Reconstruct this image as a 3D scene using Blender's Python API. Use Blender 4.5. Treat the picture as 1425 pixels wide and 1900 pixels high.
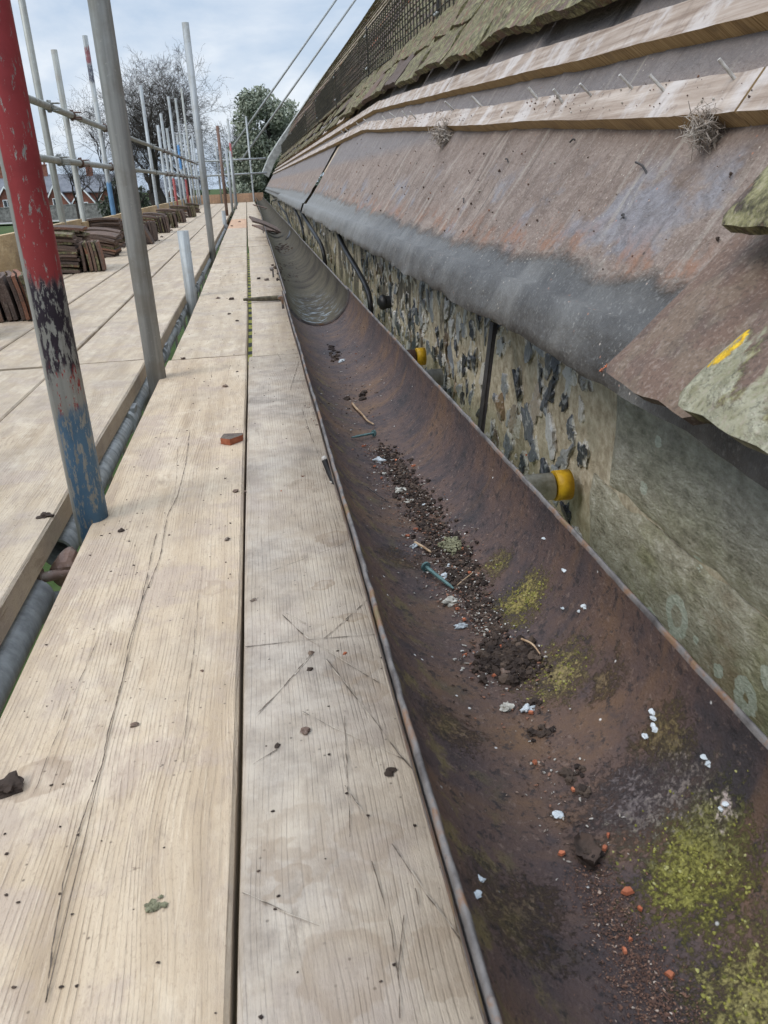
import bpy, math, random
import numpy as np
from mathutils import Vector, Matrix, noise as mnoise

for o in list(bpy.data.objects):
    bpy.data.objects.remove(o)
random.seed(7)
C = bpy.context.scene.collection
sc = bpy.context.scene

# ------------------------------------------------------------------ camera
PC = np.array([712.5, 950.0]); FOC = 1480.0; VPY = np.array([467.0, 342.0])
_y = np.array([VPY[0]-PC[0], VPY[1]-PC[1], FOC]); _y /= np.linalg.norm(_y)
_u = np.array([math.sin(math.radians(2.6)), math.cos(math.radians(2.6)), 0])
_d = _u + np.array([0, 0, -(_u @ _y)/_y[2]]); _d /= np.linalg.norm(_d)
_z = -_d; _x = np.cross(_y, _z)
ROT = np.array([_x, _y, _z])
def ray(px, py): return ROT @ np.array([px-PC[0], py-PC[1], FOC])
def on_x(px, py, x): r = ray(px, py); return Vector(r*x/r[0])
def on_y(px, py, y): r = ray(px, py); return Vector(r*y/r[1])
def on_z(px, py, z): r = ray(px, py); return Vector(r*z/r[2])
cam = bpy.data.cameras.new('camera'); camo = bpy.data.objects.new('camera', cam); C.objects.link(camo)
cam.sensor_width = 36; cam.lens = FOC/1900*36; cam.clip_start = 0.01; cam.clip_end = 3000
rt, dn, fw = ROT[:, 0], ROT[:, 1], ROT[:, 2]
M = Matrix.Identity(4)
for i in range(3):
    M[i][0] = rt[i]; M[i][1] = -dn[i]; M[i][2] = -fw[i]
camo.matrix_world = M
sc.camera = camo
cam.dof.use_dof = True; cam.dof.focus_distance = 1.5; cam.dof.aperture_fstop = 30.0

# ------------------------------------------------------------------ light
SUN_EL, SUN_AZ = math.radians(44), math.radians(245)      # azimuth clockwise from +Y
sun = bpy.data.lights.new('sun', 'SUN'); sun.energy = 1.5; sun.angle = math.radians(25); sun.color = (1, 0.95, 0.88)
suno = bpy.data.objects.new('sun', sun); C.objects.link(suno)
sd = Vector((math.sin(SUN_AZ)*math.cos(SUN_EL), math.cos(SUN_AZ)*math.cos(SUN_EL), math.sin(SUN_EL)))
suno.rotation_euler = sd.to_track_quat('Z', 'Y').to_euler()
sc.view_settings.view_transform = 'Standard'; sc.view_settings.look = 'None'
sc.view_settings.exposure = 0.36; sc.view_settings.gamma = 1.0

# ------------------------------------------------------------------ node helper
class NT:
    def __init__(s, tree): s.t = tree; s.t.nodes.clear()
    def n(s, typ, **kw):
        nd = s.t.nodes.new(typ)
        for k, v in kw.items(): setattr(nd, k, v)
        return nd
    def put(s, sock, v):
        if isinstance(v, bpy.types.NodeSocket): s.t.links.new(v, sock)
        elif v is not None:
            try: sock.default_value = v
            except Exception: sock.default_value = tuple(v)+(1,)
    def math(s, op, a, b=None, c=None, clamp=False):
        nd = s.n('ShaderNodeMath', operation=op, use_clamp=clamp)
        for i, v in enumerate((a, b, c)):
            if v is not None: s.put(nd.inputs[i], v)
        return nd.outputs[0]
    def vm(s, op, a, b=None, out=0):
        nd = s.n('ShaderNodeVectorMath', operation=op)
        s.put(nd.inputs[0], a)
        if b is not None:
            if op == 'SCALE': s.put(nd.inputs['Scale'], b)
            else: s.put(nd.inputs[1], b)
        return nd.outputs['Value'] if out == 1 else nd.outputs[0]
    def noise(s, vec, scale, detail=4, rough=.55, dist=0, col=False):
        nd = s.n('ShaderNodeTexNoise'); s.put(nd.inputs['Vector'], vec)
        nd.inputs['Scale'].default_value = scale; nd.inputs['Detail'].default_value = detail
        nd.inputs['Roughness'].default_value = rough; nd.inputs['Distortion'].default_value = dist
        return nd.outputs['Color' if col else 'Fac']
    def vor(s, vec, scale, feature='F1', out='Distance', rnd=1):
        nd = s.n('ShaderNodeTexVoronoi', feature=feature); s.put(nd.inputs['Vector'], vec)
        nd.inputs['Scale'].default_value = scale; nd.inputs['Randomness'].default_value = rnd
        return nd.outputs[out]
    def ramp(s, fac, stops, interp='LINEAR'):
        nd = s.n('ShaderNodeValToRGB'); s.put(nd.inputs[0], fac); cr = nd.color_ramp; cr.interpolation = interp
        while len(cr.elements) < len(stops): cr.elements.new(.5)
        for e, (p, c) in zip(cr.elements, stops):
            e.position = p; e.color = (c, c, c, 1) if isinstance(c, (int, float)) else tuple(c)+(1,)
        return nd.outputs[0]
    def step(s, v, lo, hi):
        nd = s.n('ShaderNodeMapRange', interpolation_type='SMOOTHSTEP')
        s.put(nd.inputs['Value'], v); nd.inputs['From Min'].default_value = lo; nd.inputs['From Max'].default_value = hi
        return nd.outputs[0]
    def mix(s, f, a, b, blend='MIX'):
        nd = s.n('ShaderNodeMix', data_type='RGBA', blend_type=blend)
        s.put(nd.inputs[0], f); s.put(nd.inputs[6], a); s.put(nd.inputs[7], b)
        return nd.outputs[2]
    def bump(s, h, strength=.5, dist=.01, normal=None):
        nd = s.n('ShaderNodeBump'); s.put(nd.inputs['Height'], h)
        nd.inputs['Strength'].default_value = strength; nd.inputs['Distance'].default_value = dist
        if normal is not None: s.put(nd.inputs['Normal'], normal)
        return nd.outputs[0]
    def obj(s): return s.n('ShaderNodeTexCoord').outputs['Object']
    def rand(s): return s.n('ShaderNodeObjectInfo').outputs['Random']
    def sep(s, v):
        nd = s.n('ShaderNodeSeparateXYZ'); s.put(nd.inputs[0], v); return nd.outputs
    def comb(s, x, y, z):
        nd = s.n('ShaderNodeCombineXYZ')
        for i, v in enumerate((x, y, z)): s.put(nd.inputs[i], v)
        return nd.outputs[0]
    def offs(s, amount=37.0):          # object coords moved by a random amount per object
        r = s.math('MULTIPLY', s.rand(), amount)
        return s.vm('ADD', s.obj(), s.comb(r, r, r))
    def seg(s, p, a, b):               # distance from flat point p to the stroke a-b
        ax, ay = a; bx, by = b; dx, dy = bx-ax, by-ay; L = dx*dx+dy*dy
        pa = s.vm('SUBTRACT', p, (ax, ay, 0))
        h = s.math('MULTIPLY', s.vm('DOT_PRODUCT', pa, (dx, dy, 0), 1), 1/L, clamp=True)
        q = s.vm('SCALE', (dx, dy, 0), h)
        return s.vm('LENGTH', s.vm('SUBTRACT', pa, q), None, 1)
    def spot(s, p, c, r):              # 1 at c, 0 at distance r
        d = s.vm('DISTANCE', p, tuple(c), 1)
        return s.math('SUBTRACT', 1, s.math('DIVIDE', d, r), clamp=True)
    def out(s, col, rough=.8, normal=None, metal=0, spec=.3):
        b = s.n('ShaderNodeBsdfPrincipled'); o = s.n('ShaderNodeOutputMaterial')
        s.put(b.inputs['Base Color'], col); s.put(b.inputs['Roughness'], rough); s.put(b.inputs['Metallic'], metal)
        b.inputs['Specular IOR Level'].default_value = spec
        if normal is not None: s.put(b.inputs['Normal'], normal)
        s.t.links.new(b.outputs[0], o.inputs[0])
def material(name, fn, *a, **k):
    m = bpy.data.materials.new(name); m.use_nodes = True
    fn(NT(m.node_tree), *a, **k)
    return m

# ------------------------------------------------------------------ world: overcast sky over a Nishita base
w = bpy.data.worlds.new('World'); sc.world = w; w.use_nodes = True
t = NT(w.node_tree)
sky = t.n('ShaderNodeTexSky', sky_type='NISHITA'); sky.sun_disc = False
sky.sun_elevation = SUN_EL; sky.sun_rotation = SUN_AZ
d = t.n('ShaderNodeTexCoord').outputs['Generated']
sx, sy, sz = t.sep(d)
el = t.math('MAXIMUM', sz, 0.0)
flat = t.vm('MULTIPLY', d, (1, 1, 2.3))
cl = t.noise(t.vm('ADD', flat, (1.7, .4, .3)), 3.1, 8, .56, .3)
cl2 = t.noise(flat, 9.0, 5, .55, .2)
cmask = t.math('ADD', t.math('MULTIPLY', cl, .75), t.math('MULTIPLY', cl2, .25))
cloud = t.ramp(cmask, [(.36, (4.0, 5.0, 6.5)), (.45, (4.9, 5.95, 7.4)), (.53, (6.2, 7.0, 8.1)), (.63, (8.4, 8.8, 9.3))])
zen = t.math('ADD', 1.0, t.math('MULTIPLY', t.step(el, .30, .9), 2.3))     # overcast skies are far brighter overhead
cloud = t.vm('SCALE', cloud, zen)
low = t.step(sz, -.12, -.01)
colr = t.mix(.9, sky.outputs[0], cloud)
colr = t.mix(low, (1.4, 1.4, 1.3, 1), colr)
bg = t.n('ShaderNodeBackground'); t.put(bg.inputs[0], colr); bg.inputs[1].default_value = 0.09
t.t.links.new(bg.outputs[0], t.n('ShaderNodeOutputWorld').inputs[0])

# ------------------------------------------------------------------ mesh helpers
class MB:
    def __init__(s): s.v = []; s.f = []; s.m = []; s.sm = []
    def add(s, vs, fs, mi=0, smooth=False):
        k = len(s.v); s.v += [tuple(v) for v in vs]
        for f in fs: s.f.append(tuple(i+k for i in f)); s.m.append(mi); s.sm.append(smooth)
    def box(s, c, size, R=None, mi=0, jit=0):
        hx, hy, hz = (q/2 for q in size); vs = []
        for x in (-hx, hx):
            for y in (-hy, hy):
                for z in (-hz, hz):
                    p = Vector((x, y, z))
                    if jit: p += Vector([random.uniform(-jit, jit) for _ in range(3)])
                    vs.append((R @ p if R else p) + Vector(c))
        s.add(vs, [(0, 1, 3, 2), (4, 6, 7, 5), (0, 4, 5, 1), (2, 3, 7, 6), (0, 2, 6, 4), (1, 5, 7, 3)], mi)
    def tube(s, pts, r, n=8, mi=0, cap=True, smooth=True):
        pts = [Vector(p) for p in pts]; rs = r if isinstance(r, (list, tuple)) else [r]*len(pts)
        rings = []; ref = None
        for i, p in enumerate(pts):
            d = (pts[min(i+1, len(pts)-1)]-pts[max(i-1, 0)]).normalized()
            if ref is None or abs(ref.dot(d)) > .95: ref = Vector((0, 0, 1)) if abs(d.z) < .9 else Vector((1, 0, 0))
            a = (ref-d*ref.dot(d)).normalized(); b = d.cross(a); ref = a
            rings.append([p+(a*math.cos(2*math.pi*k/n)+b*math.sin(2*math.pi*k/n))*rs[i] for k in range(n)])
        vs = [v for rg in rings for v in rg]; fs = []
        for i in range(len(pts)-1):
            for k in range(n):
                fs.append((i*n+k, i*n+(k+1) % n, (i+1)*n+(k+1) % n, (i+1)*n+k))
        s.add(vs, fs, mi, smooth)
        if cap:
            s.add(rings[0], [tuple(reversed(range(n)))], mi); s.add(rings[-1], [tuple(range(n))], mi)
    def hollow(s, a, b, ro, ri, n=20, mi=0):          # open pipe with a visible bore at both ends
        a, b = Vector(a), Vector(b); dr = (b-a).normalized()
        ref = Vector((0, 0, 1)) if abs(dr.z) < .9 else Vector((1, 0, 0))
        u = (ref-dr*ref.dot(dr)).normalized(); v = dr.cross(u); vs = []
        for p, r in ((a, ro), (b, ro), (b, ri), (a, ri)):
            vs += [p+(u*math.cos(2*math.pi*k/n)+v*math.sin(2*math.pi*k/n))*r for k in range(n)]
        for q in range(4):
            q2 = (q+1) % 4
            s.add([], [], mi)
            k0 = len(s.v) if q == 0 else k0
            if q == 0: s.v += [tuple(x) for x in vs]
            for k in range(n):
                s.f.append((k0+q*n+k, k0+q*n+(k+1) % n, k0+q2*n+(k+1) % n, k0+q2*n+k)); s.m.append(mi); s.sm.append(q in (0, 2))
    def grid(s, rows, mi=0, smooth=True, flip=False):
        n = len(rows[0]); vs = [p for r in rows for p in r]; fs = []
        for i in range(len(rows)-1):
            for j in range(n-1):
                f = (i*n+j, i*n+j+1, (i+1)*n+j+1, (i+1)*n+j)
                fs.append(tuple(reversed(f)) if flip else f)
        s.add(vs, fs, mi, smooth)
    def lump(s, c, r, sub=1, rough=.25, sq=(1, 1, 1), mi=0, smooth=False, R=None):
        vs, fs = ICO[sub]; o = Vector([random.uniform(-90, 90) for _ in range(3)]); out = []
        for v in vs:
            k = 1+rough*2*mnoise.noise(v*1.4+o)+rough*.8*mnoise.noise(v*3.1+o)
            p = Vector((v.x*sq[0], v.y*sq[1], v.z*sq[2]))*r*k
            out.append((R @ p if R else p)+Vector(c))
        s.add(out, fs, mi, smooth)
    def build(s, name, mats, parent=None, loc=None):
        me = bpy.data.meshes.new(name)
        off = Vector(loc) if loc is not None else Vector((0, 0, 0))
        me.from_pydata([(v[0]-off.x, v[1]-off.y, v[2]-off.z) for v in s.v], [], s.f)
        mats = mats if isinstance(mats, (list, tuple)) else [mats]
        for m in mats: me.materials.append(m)
        me.polygons.foreach_set('material_index', s.m); me.polygons.foreach_set('use_smooth', s.sm); me.update()
        o = bpy.data.objects.new(name, me); C.objects.link(o); o.location = off
        if parent: o.parent = parent
        return o
def _ico(sub):
    ph = (1+5**.5)/2
    v = [Vector(p).normalized() for p in [(-1, ph, 0), (1, ph, 0), (-1, -ph, 0), (1, -ph, 0), (0, -1, ph), (0, 1, ph), (0, -1, -ph), (0, 1, -ph), (ph, 0, -1), (ph, 0, 1), (-ph, 0, -1), (-ph, 0, 1)]]
    f = [(0, 11, 5), (0, 5, 1), (0, 1, 7), (0, 7, 10), (0, 10, 11), (1, 5, 9), (5, 11, 4), (11, 10, 2), (10, 7, 6), (7, 1, 8), (3, 9, 4), (3, 4, 2), (3, 2, 6), (3, 6, 8), (3, 8, 9), (4, 9, 5), (2, 4, 11), (6, 2, 10), (8, 6, 7), (9, 8, 1)]
    for _ in range(sub):
        mid = {}; nf = []
        def m_(a, b):
            k = (min(a, b), max(a, b))
            if k not in mid: v.append(((v[a]+v[b])/2).normalized()); mid[k] = len(v)-1
            return mid[k]
        for a, b, c in f:
            ab, bc, ca = m_(a, b), m_(b, c), m_(c, a)
            nf += [(a, ab, ca), (b, bc, ab), (c, ca, bc), (ab, bc, ca)]
        f = nf
    return v, f
ICO = {k: _ico(k) for k in range(4)}
def tag(o, label=None, cat=None, group=None, kind=None):
    if label: o['label'] = label
    if cat: o['category'] = cat
    if group: o['group'] = group
    if kind: o['kind'] = kind
    return o
def empty(name, loc, label, cat, group=None):
    o = bpy.data.objects.new(name, None); o.location = loc; o.empty_display_size = .1; C.objects.link(o)
    return tag(o, label, cat, group)
def child(o, parent):               # keep world place under a moved parent
    o.parent = parent; o.location = o.location-parent.location; return o
def spline(pts, n=8):
    pts = [Vector(p) for p in pts]; q = [pts[0]]+pts+[pts[-1]]; out = []
    for i in range(1, len(q)-2):
        for k in range(n):
            s_ = k/n; a, b, c, d_ = q[i-1], q[i], q[i+1], q[i+2]
            out.append(.5*((2*b)+(c-a)*s_+(2*a-5*b+4*c-d_)*s_**2+(3*b-a-3*c+d_)*s_**3))
    return out+[pts[-1]]
def nz(x, y=0, z=0): return mnoise.noise(Vector((x, y, z)))

# ------------------------------------------------------------------ dimensions
ZB = -.45                                    # top of the scaffold boards
GXC, GZ, GR = .1735, -.33, .1035             # gutter centre line, lip height, inner radius
WX = .525                                    # wall face
def roof_z(x): return 1.43*x-.731
def on_gutter(px, py):
    r = ray(px, py)
    a = r[0]**2+r[2]**2; b = -2*(r[0]*GXC+r[2]*GZ); c = GXC**2+GZ**2-GR**2
    k = (-b+math.sqrt(max(b*b-4*a*c, 0)))/(2*a); return Vector(r*k)
def on_roof(px, py, lift=0):
    r = ray(px, py); k = (-.731+lift*1.745)/(r[2]-1.43*r[0]); return Vector(r*k)

# ------------------------------------------------------------------ materials
def m_wood(t, grey=0., strokes=(), cracks=(), tint=(1, 1, 1), stains=()):
    o = t.obj(); p = t.offs()
    flatp = t.vm('MULTIPLY', o, (1, 1, 0))
    x, y, z = t.sep(p)
    warp = t.noise(t.vm('MULTIPLY', p, (3.5, .7, 3)), 1.6, 3, .5)
    kn = t.vor(t.vm('MULTIPLY', p, (5.2, 2.1, 5)), 1.0)
    kw = t.math('MULTIPLY', t.math('POWER', t.math('SUBTRACT', 1, t.math('MULTIPLY', kn, 2.4), clamp=True), 2.0), .026)
    u = t.math('ADD', t.math('ADD', x, t.math('MULTIPLY', warp, .05)), kw)
    u2 = t.comb(u, t.math('MULTIPLY', y, .012), t.math('MULTIPLY', z, 1.0))
    rn = t.noise(t.comb(t.math('MULTIPLY', u, 30), t.math('MULTIPLY', y, .5), z), 1.0, 3, .55)
    ph = t.math('ADD', t.math('MULTIPLY', u, 1380), t.math('MULTIPLY', rn, 26))
    sn = t.math('SINE', ph)
    amp = t.step(t.noise(t.vm('MULTIPLY', p, (9, 1.6, 9)), 1.0, 4, .6), .30, .66)
    line = t.math('MULTIPLY', t.step(sn, .25, 1.0), t.math('ADD', .3, t.math('MULTIPLY', amp, .7)))
    brk2 = t.step(t.noise(t.vm('MULTIPLY', p, (160, 22, 160)), 1.0, 4, .65), .36, .6)
    line = t.math('MULTIPLY', line, brk2)
    fib = t.noise(t.vm('MULTIPLY', p, (420, 14, 420)), 1.0, 4, .65)   # loose fibres
    micro = t.noise(t.vm('MULTIPLY', p, (700, 260, 700)), 1.0, 3, .7)
    wide = t.noise(t.comb(t.math('MULTIPLY', u, 24), t.math('MULTIPLY', y, 1.2), z), 1.0, 4, .6)
    blot = t.noise(p, 5.5, 6, .62)
    blot2 = t.noise(p, 19, 6, .68)
    blot3 = t.noise(t.vm('MULTIPLY', p, (34, 12, 34)), 1.0, 6, .7)
    col = t.ramp(wide, [(.28, (.295, .235, .17)), (.43, (.385, .315, .235)), (.56, (.445, .375, .29)), (.72, (.37, .305, .24))])
    col = t.mix(t.math('MULTIPLY', t.step(blot3, .48, .66), .55), col, (.29, .238, .195, 1))
    col = t.mix(t.math('MULTIPLY', t.step(t.noise(p, 7.5, 6, .66), .50, .62), .6), col, (.335, .28, .25, 1))
    col = t.mix(t.math('MULTIPLY', line, .36), col, (.20, .148, .10, 1))
    col = t.mix(t.math('MULTIPLY', t.step(fib, .54, .72), .42), col, (.56, .49, .40, 1))
    col = t.mix(t.math('MULTIPLY', t.step(fib, .46, .30), .0), col, col)
    col = t.mix(t.math('MULTIPLY', t.math('SUBTRACT', 1, t.step(micro, .33, .45)), .38), col, (.22, .17, .13, 1))
    dst = t.math('MULTIPLY', t.step(t.noise(t.vm('MULTIPLY', p, (12, 5, 12)), 1.0, 7, .72), .50, .66), .55)
    col = t.mix(dst, col, (.56, .495, .405, 1))
    mot = t.noise(t.vm('MULTIPLY', p, (150, 70, 150)), 1.0, 6, .75)
    col = t.mix(t.math('MULTIPLY', t.step(mot, .56, .70), .42), col, (.235, .185, .14, 1))
    ring = t.math('SUBTRACT', 1, line)
    fl = t.noise(t.vm('MULTIPLY', p, (70, 190, 70)), 1.0, 4, .6, .6)
    flk = t.math('MULTIPLY', t.math('SUBTRACT', 1, t.step(fl, .265, .31)), t.step(blot2, .42, .56))
    col = t.mix(t.math('MULTIPLY', flk, .7), col, (.12, .085, .06, 1))
    g = t.math('ADD', grey*.55, t.math('MULTIPLY', t.step(blot, .42, .68), .32+grey*.25), clamp=True)
    col = t.mix(g, col, t.mix(t.step(blot2, .35, .65), (.225, .195, .168, 1), (.375, .335, .29, 1)))
    dark = t.math('MULTIPLY', t.step(t.noise(t.vm('MULTIPLY', p, (22, 8, 22)), 1.5, 7, .72), .58, .74), .38+.35*grey)
    col = t.mix(dark, col, (.155, .125, .10, 1))
    knot = t.math('SUBTRACT', 1, t.step(kn, .018, .05))
    kr = t.math('MULTIPLY', knot, t.step(t.noise(p, 60, 3), .3, .55))
    col = t.mix(t.math('MULTIPLY', kr, .45), col, (.26, .17, .11, 1))
    sp = t.vor(p, 95, out='Distance'); spk = t.math('MULTIPLY', t.math('SUBTRACT', 1, t.step(sp, .05, .16)), t.step(t.noise(p, 14, 3), .50, .60))
    col = t.mix(t.math('MULTIPLY', spk, .75), col, (.06, .045, .035, 1))
    h = t.math('ADD', t.math('MULTIPLY', ring, .5), t.math('ADD', t.math('MULTIPLY', fib, .4), t.math('MULTIPLY', micro, .3)))
    wob = t.vm('SUBTRACT', t.noise(flatp, 30, 3, .6, col=True), (.5, .5, .5))
    pw = t.vm('MULTIPLY', t.vm('ADD', flatp, t.vm('SCALE', wob, .006)), (1, 1, 0))
    def lines(lst, w0):
        best = None
        for a, b in lst:
            dd = t.seg(pw, a, b); best = dd if best is None else t.math('MINIMUM', best, dd)
        return t.math('SUBTRACT', 1, t.step(best, w0*.35, w0))
    if cracks:
        c = lines(cracks, .0012)
        col = t.mix(t.math('MULTIPLY', c, .9), col, (.05, .035, .025, 1)); h = t.math('SUBTRACT', h, t.math('MULTIPLY', c, 1.5))
    if strokes:
        c = lines(strokes, .0020); brk = t.step(t.noise(flatp, 95, 4, .7), .44, .54)
        c2 = t.math('MULTIPLY', c, brk)
        col = t.mix(t.math('MULTIPLY', c, .3), col, (.66, .60, .5, 1))
        col = t.mix(t.math('MULTIPLY', c2, .8), col, (.07, .05, .038, 1)); h = t.math('SUBTRACT', h, t.math('MULTIPLY', c, 1.2))
    for (sx_, sy_, r_, k_) in stains:
        q = t.spot(t.vm('ADD', flatp, t.vm('SCALE', wob, .05)), (sx_, sy_, 0), r_)
        ringm = t.math('MULTIPLY', t.step(q, .05, .18), t.math('SUBTRACT', 1, t.math('MULTIPLY', t.step(q, .25, .6), .65)))
        col = t.mix(t.math('MULTIPLY', ringm, k_), col, (.235, .18, .13, 1))
    if tint != (1, 1, 1): col = t.mix(1, col, tuple(tint)+(1,), 'MULTIPLY')
    t.out(col, .78, t.bump(h, .75, .0018), spec=.22)

def m_galv(t, base=(.30, .315, .32), bands=(), side=None, rust=0.):
    o = t.obj(); p = t.offs()
    st = t.noise(t.vm('MULTIPLY', p, (60, 60, 2.2)), 1.0, 5, .6)
    bl = t.noise(p, 13, 5, .6)
    col = t.ramp(st, [(.3, tuple(b*.62 for b in base)), (.5, base), (.72, tuple(min(1, b*1.4) for b in base))])
    col = t.mix(t.math('MULTIPLY', t.step(bl, .48, .68), .5), col, (.23, .22, .19, 1))
    fine = t.noise(p, 130, 4, .7)
    col = t.mix(t.math('MULTIPLY', t.step(fine, .6, .72), .4), col, (.62, .63, .62, 1))
    if rust: col = t.mix(t.math('MULTIPLY', t.step(t.noise(p, 9, 6, .65), .5-.2*rust, .62), rust), col, (.13, .065, .04, 1))
    x, y, z = t.sep(o)
    edge = t.math('MULTIPLY', t.math('SUBTRACT', t.noise(t.vm('MULTIPLY', o, (40, 40, 9)), 1.0, 6, .65), .5), .16)
    zz = t.math('ADD', z, edge)
    wear = t.noise(t.vm('MULTIPLY', o, (130, 130, 38)), 1.0, 8, .74)
    for z0, z1, c, cover in bands:
        m_ = t.math('MULTIPLY', t.step(zz, z0-.012, z0+.012), t.math('SUBTRACT', 1, t.step(zz, z1-.012, z1+.012)))
        m_ = t.math('MULTIPLY', m_, t.step(wear, .64-cover*.36, .68-cover*.36))
        if side is not None:
            sd_ = t.math('ADD', t.math('ADD', t.math('MULTIPLY', x, side[0]), t.math('MULTIPLY', y, side[1])), t.math('MULTIPLY', edge, .06))
            m_ = t.math('MULTIPLY', m_, t.step(sd_, side[2], side[2]+.003))
        vary = t.mix(t.math('MULTIPLY', t.step(bl, .42, .62), .4), tuple(c)+(1,), tuple(q*.55 for q in c)+(1,))
        col = t.mix(m_, col, vary)
    t.out(col, t.math('ADD', .42, t.math('MULTIPLY', bl, .3)), t.bump(t.math('ADD', fine, st), .25, .0012), metal=.25, spec=.4)

def m_gutter(t, far=False):
    p = t.obj(); x, y, z = t.sep(p)
    a = t.noise(p, 9, 6, .62); b = t.noise(p, 33, 6, .65); c = t.noise(p, 150, 5, .65); f = t.noise(p, 420, 3, .6)
    run = t.noise(t.vm('MULTIPLY', p, (6, 26, 6)), 1.0, 4, .55)       # streaks run down the bowl
    if not far:
        col = t.ramp(a, [(.30, (.033, .026, .026)), (.45, (.062, .040, .035)), (.56, (.082, .049, .036)), (.70, (.115, .064, .034))])
        col = t.mix(t.math('MULTIPLY', t.step(b, .5, .68), .6), col, (.034, .028, .030, 1))
        col = t.mix(t.math('MULTIPLY', t.step(run, .52, .7), .45), col, (.12, .066, .033, 1))
        left = t.math('SUBTRACT', 1, t.step(x, .095, .16))
        col = t.mix(t.math('MULTIPLY', t.math('MULTIPLY', left, t.step(b, .5, .64)), .55), col, (.15, .11, .035, 1))
        col = t.mix(t.math('MULTIPLY', t.step(c, .57, .66), .5), col, (.155, .105, .082, 1))
        col = t.mix(t.math('MULTIPLY', t.step(t.noise(p, 95, 5, .75), .54, .62), .75), col, (.018, .015, .015, 1))
        n3 = t.vm('SUBTRACT', t.noise(p, 26, 4, .65, col=True), (.5, .5, .5))
        pw = t.vm('ADD', p, t.vm('SCALE', n3, .07))
        hb = None; MN = t.noise(p, 330, 6, .8)
        for px, py, r_, k_, cl_ in MOSS:
            q = t.spot(pw, on_gutter(px, py), r_)
            spk = t.math('ADD', t.math('MULTIPLY', MN, .62), t.math('MULTIPLY', c, .38))
            mk = t.math('MULTIPLY', t.step(t.math('ADD', t.math('MULTIPLY', q, .27), spk), .60, .74), t.step(q, .02, .22))
            col = t.mix(t.math('MULTIPLY', mk, k_), col, t.mix(t.step(f, .35, .62), tuple(q_*.5 for q_ in cl_)+(1,), tuple(cl_)+(1,)))
            hb = mk if hb is None else t.math('MAXIMUM', hb, mk)
        v = t.vor(p, 62); vm_ = t.math('MULTIPLY', t.math('SUBTRACT', 1, t.step(v, .05, .11)), t.step(t.noise(p, 17, 2), .56, .6))
        col = t.mix(t.math('MULTIPLY', vm_, .9), col, (.60, .58, .54, 1))
        h = t.math('ADD', t.math('ADD', t.math('MULTIPLY', c, .6), t.math('MULTIPLY', f, .35)), t.math('MULTIPLY', hb, .7))
    else:
        col = t.ramp(a, [(.3, (.028, .022, .016)), (.5, (.055, .046, .032)), (.7, (.082, .07, .045))])
        left = t.math('SUBTRACT', 1, t.step(x, .10, .17))
        col = t.mix(t.math('MULTIPLY', left, .5), col, (.075, .062, .032, 1))
        col = t.mix(t.math('MULTIPLY', t.step(c, .5, .66), .5), col, (.05, .042, .035, 1))
        nearm = t.math('SUBTRACT', 1, t.step(y, 2.7, 3.6))
        low = t.math('SUBTRACT', 1, t.step(z, -.425, -.375))
        wm = t.math('MULTIPLY', t.math('MULTIPLY', nearm, low), t.step(b, .50, .62))
        col = t.mix(t.math('MULTIPLY', wm, .75), col, (.22, .245, .26, 1))
        h = t.math('ADD', t.math('MULTIPLY', c, .6), t.math('MULTIPLY', b, .5))
    t.out(col, t.math('ADD', .78 if far else .58, t.math('MULTIPLY', b, .22)), t.bump(h, .8, .003), spec=.15 if far else .26)
def m_lip(t):
    p = t.obj(); a = t.noise(p, 22, 6, .65); c = t.noise(p, 120, 5, .65)
    col = t.ramp(a, [(.32, (.035, .028, .026)), (.44, (.085, .074, .068)), (.54, (.135, .12, .11)), (.61, (.16, .088, .05)), (.74, (.12, .10, .045))])
    col = t.mix(t.math('MULTIPLY', t.step(c, .58, .68), .7), col, (.06, .045, .04, 1))
    t.out(col, .6, t.bump(t.math('ADD', c, a), .6, .002), spec=.35)
MOSS = [(965, 1120, .062, .95, (0.221, 0.176, 0.051)), (990, 1095, .04, .9, (0.242, 0.190, 0.061)), (1035, 1250, .062, .9, (0.221, 0.168, 0.068)),
        (920, 1050, .035, .7, (0.187, 0.146, 0.048)), (1290, 1590, .088, .95, (0.181, 0.163, 0.035)), (1260, 1650, .05, .95, (0.166, 0.150, 0.031)),
        (1330, 1520, .05, .7, (0.132, 0.119, 0.048)), (1400, 1850, .07, .9, (0.198, 0.168, 0.055)), (1235, 1370, .045, .55, (0.154, 0.114, 0.035)),
        (1180, 1500, .07, .75, (0.115, 0.093, 0.090)), (1270, 1460, .05, .8, (0.149, 0.118, 0.104)), (1120, 1265, .03, .5, (0.166, 0.114, 0.041)),
        (1345, 1500, .018, 1., (0.342, 0.271, 0.238)), (830, 1350, .05, .4, (0.143, 0.088, 0.031)), (960, 1700, .06, .45, (0.132, 0.088, 0.035)), (740, 1040, .05, .4, (0.149, 0.088, 0.027))]

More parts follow.
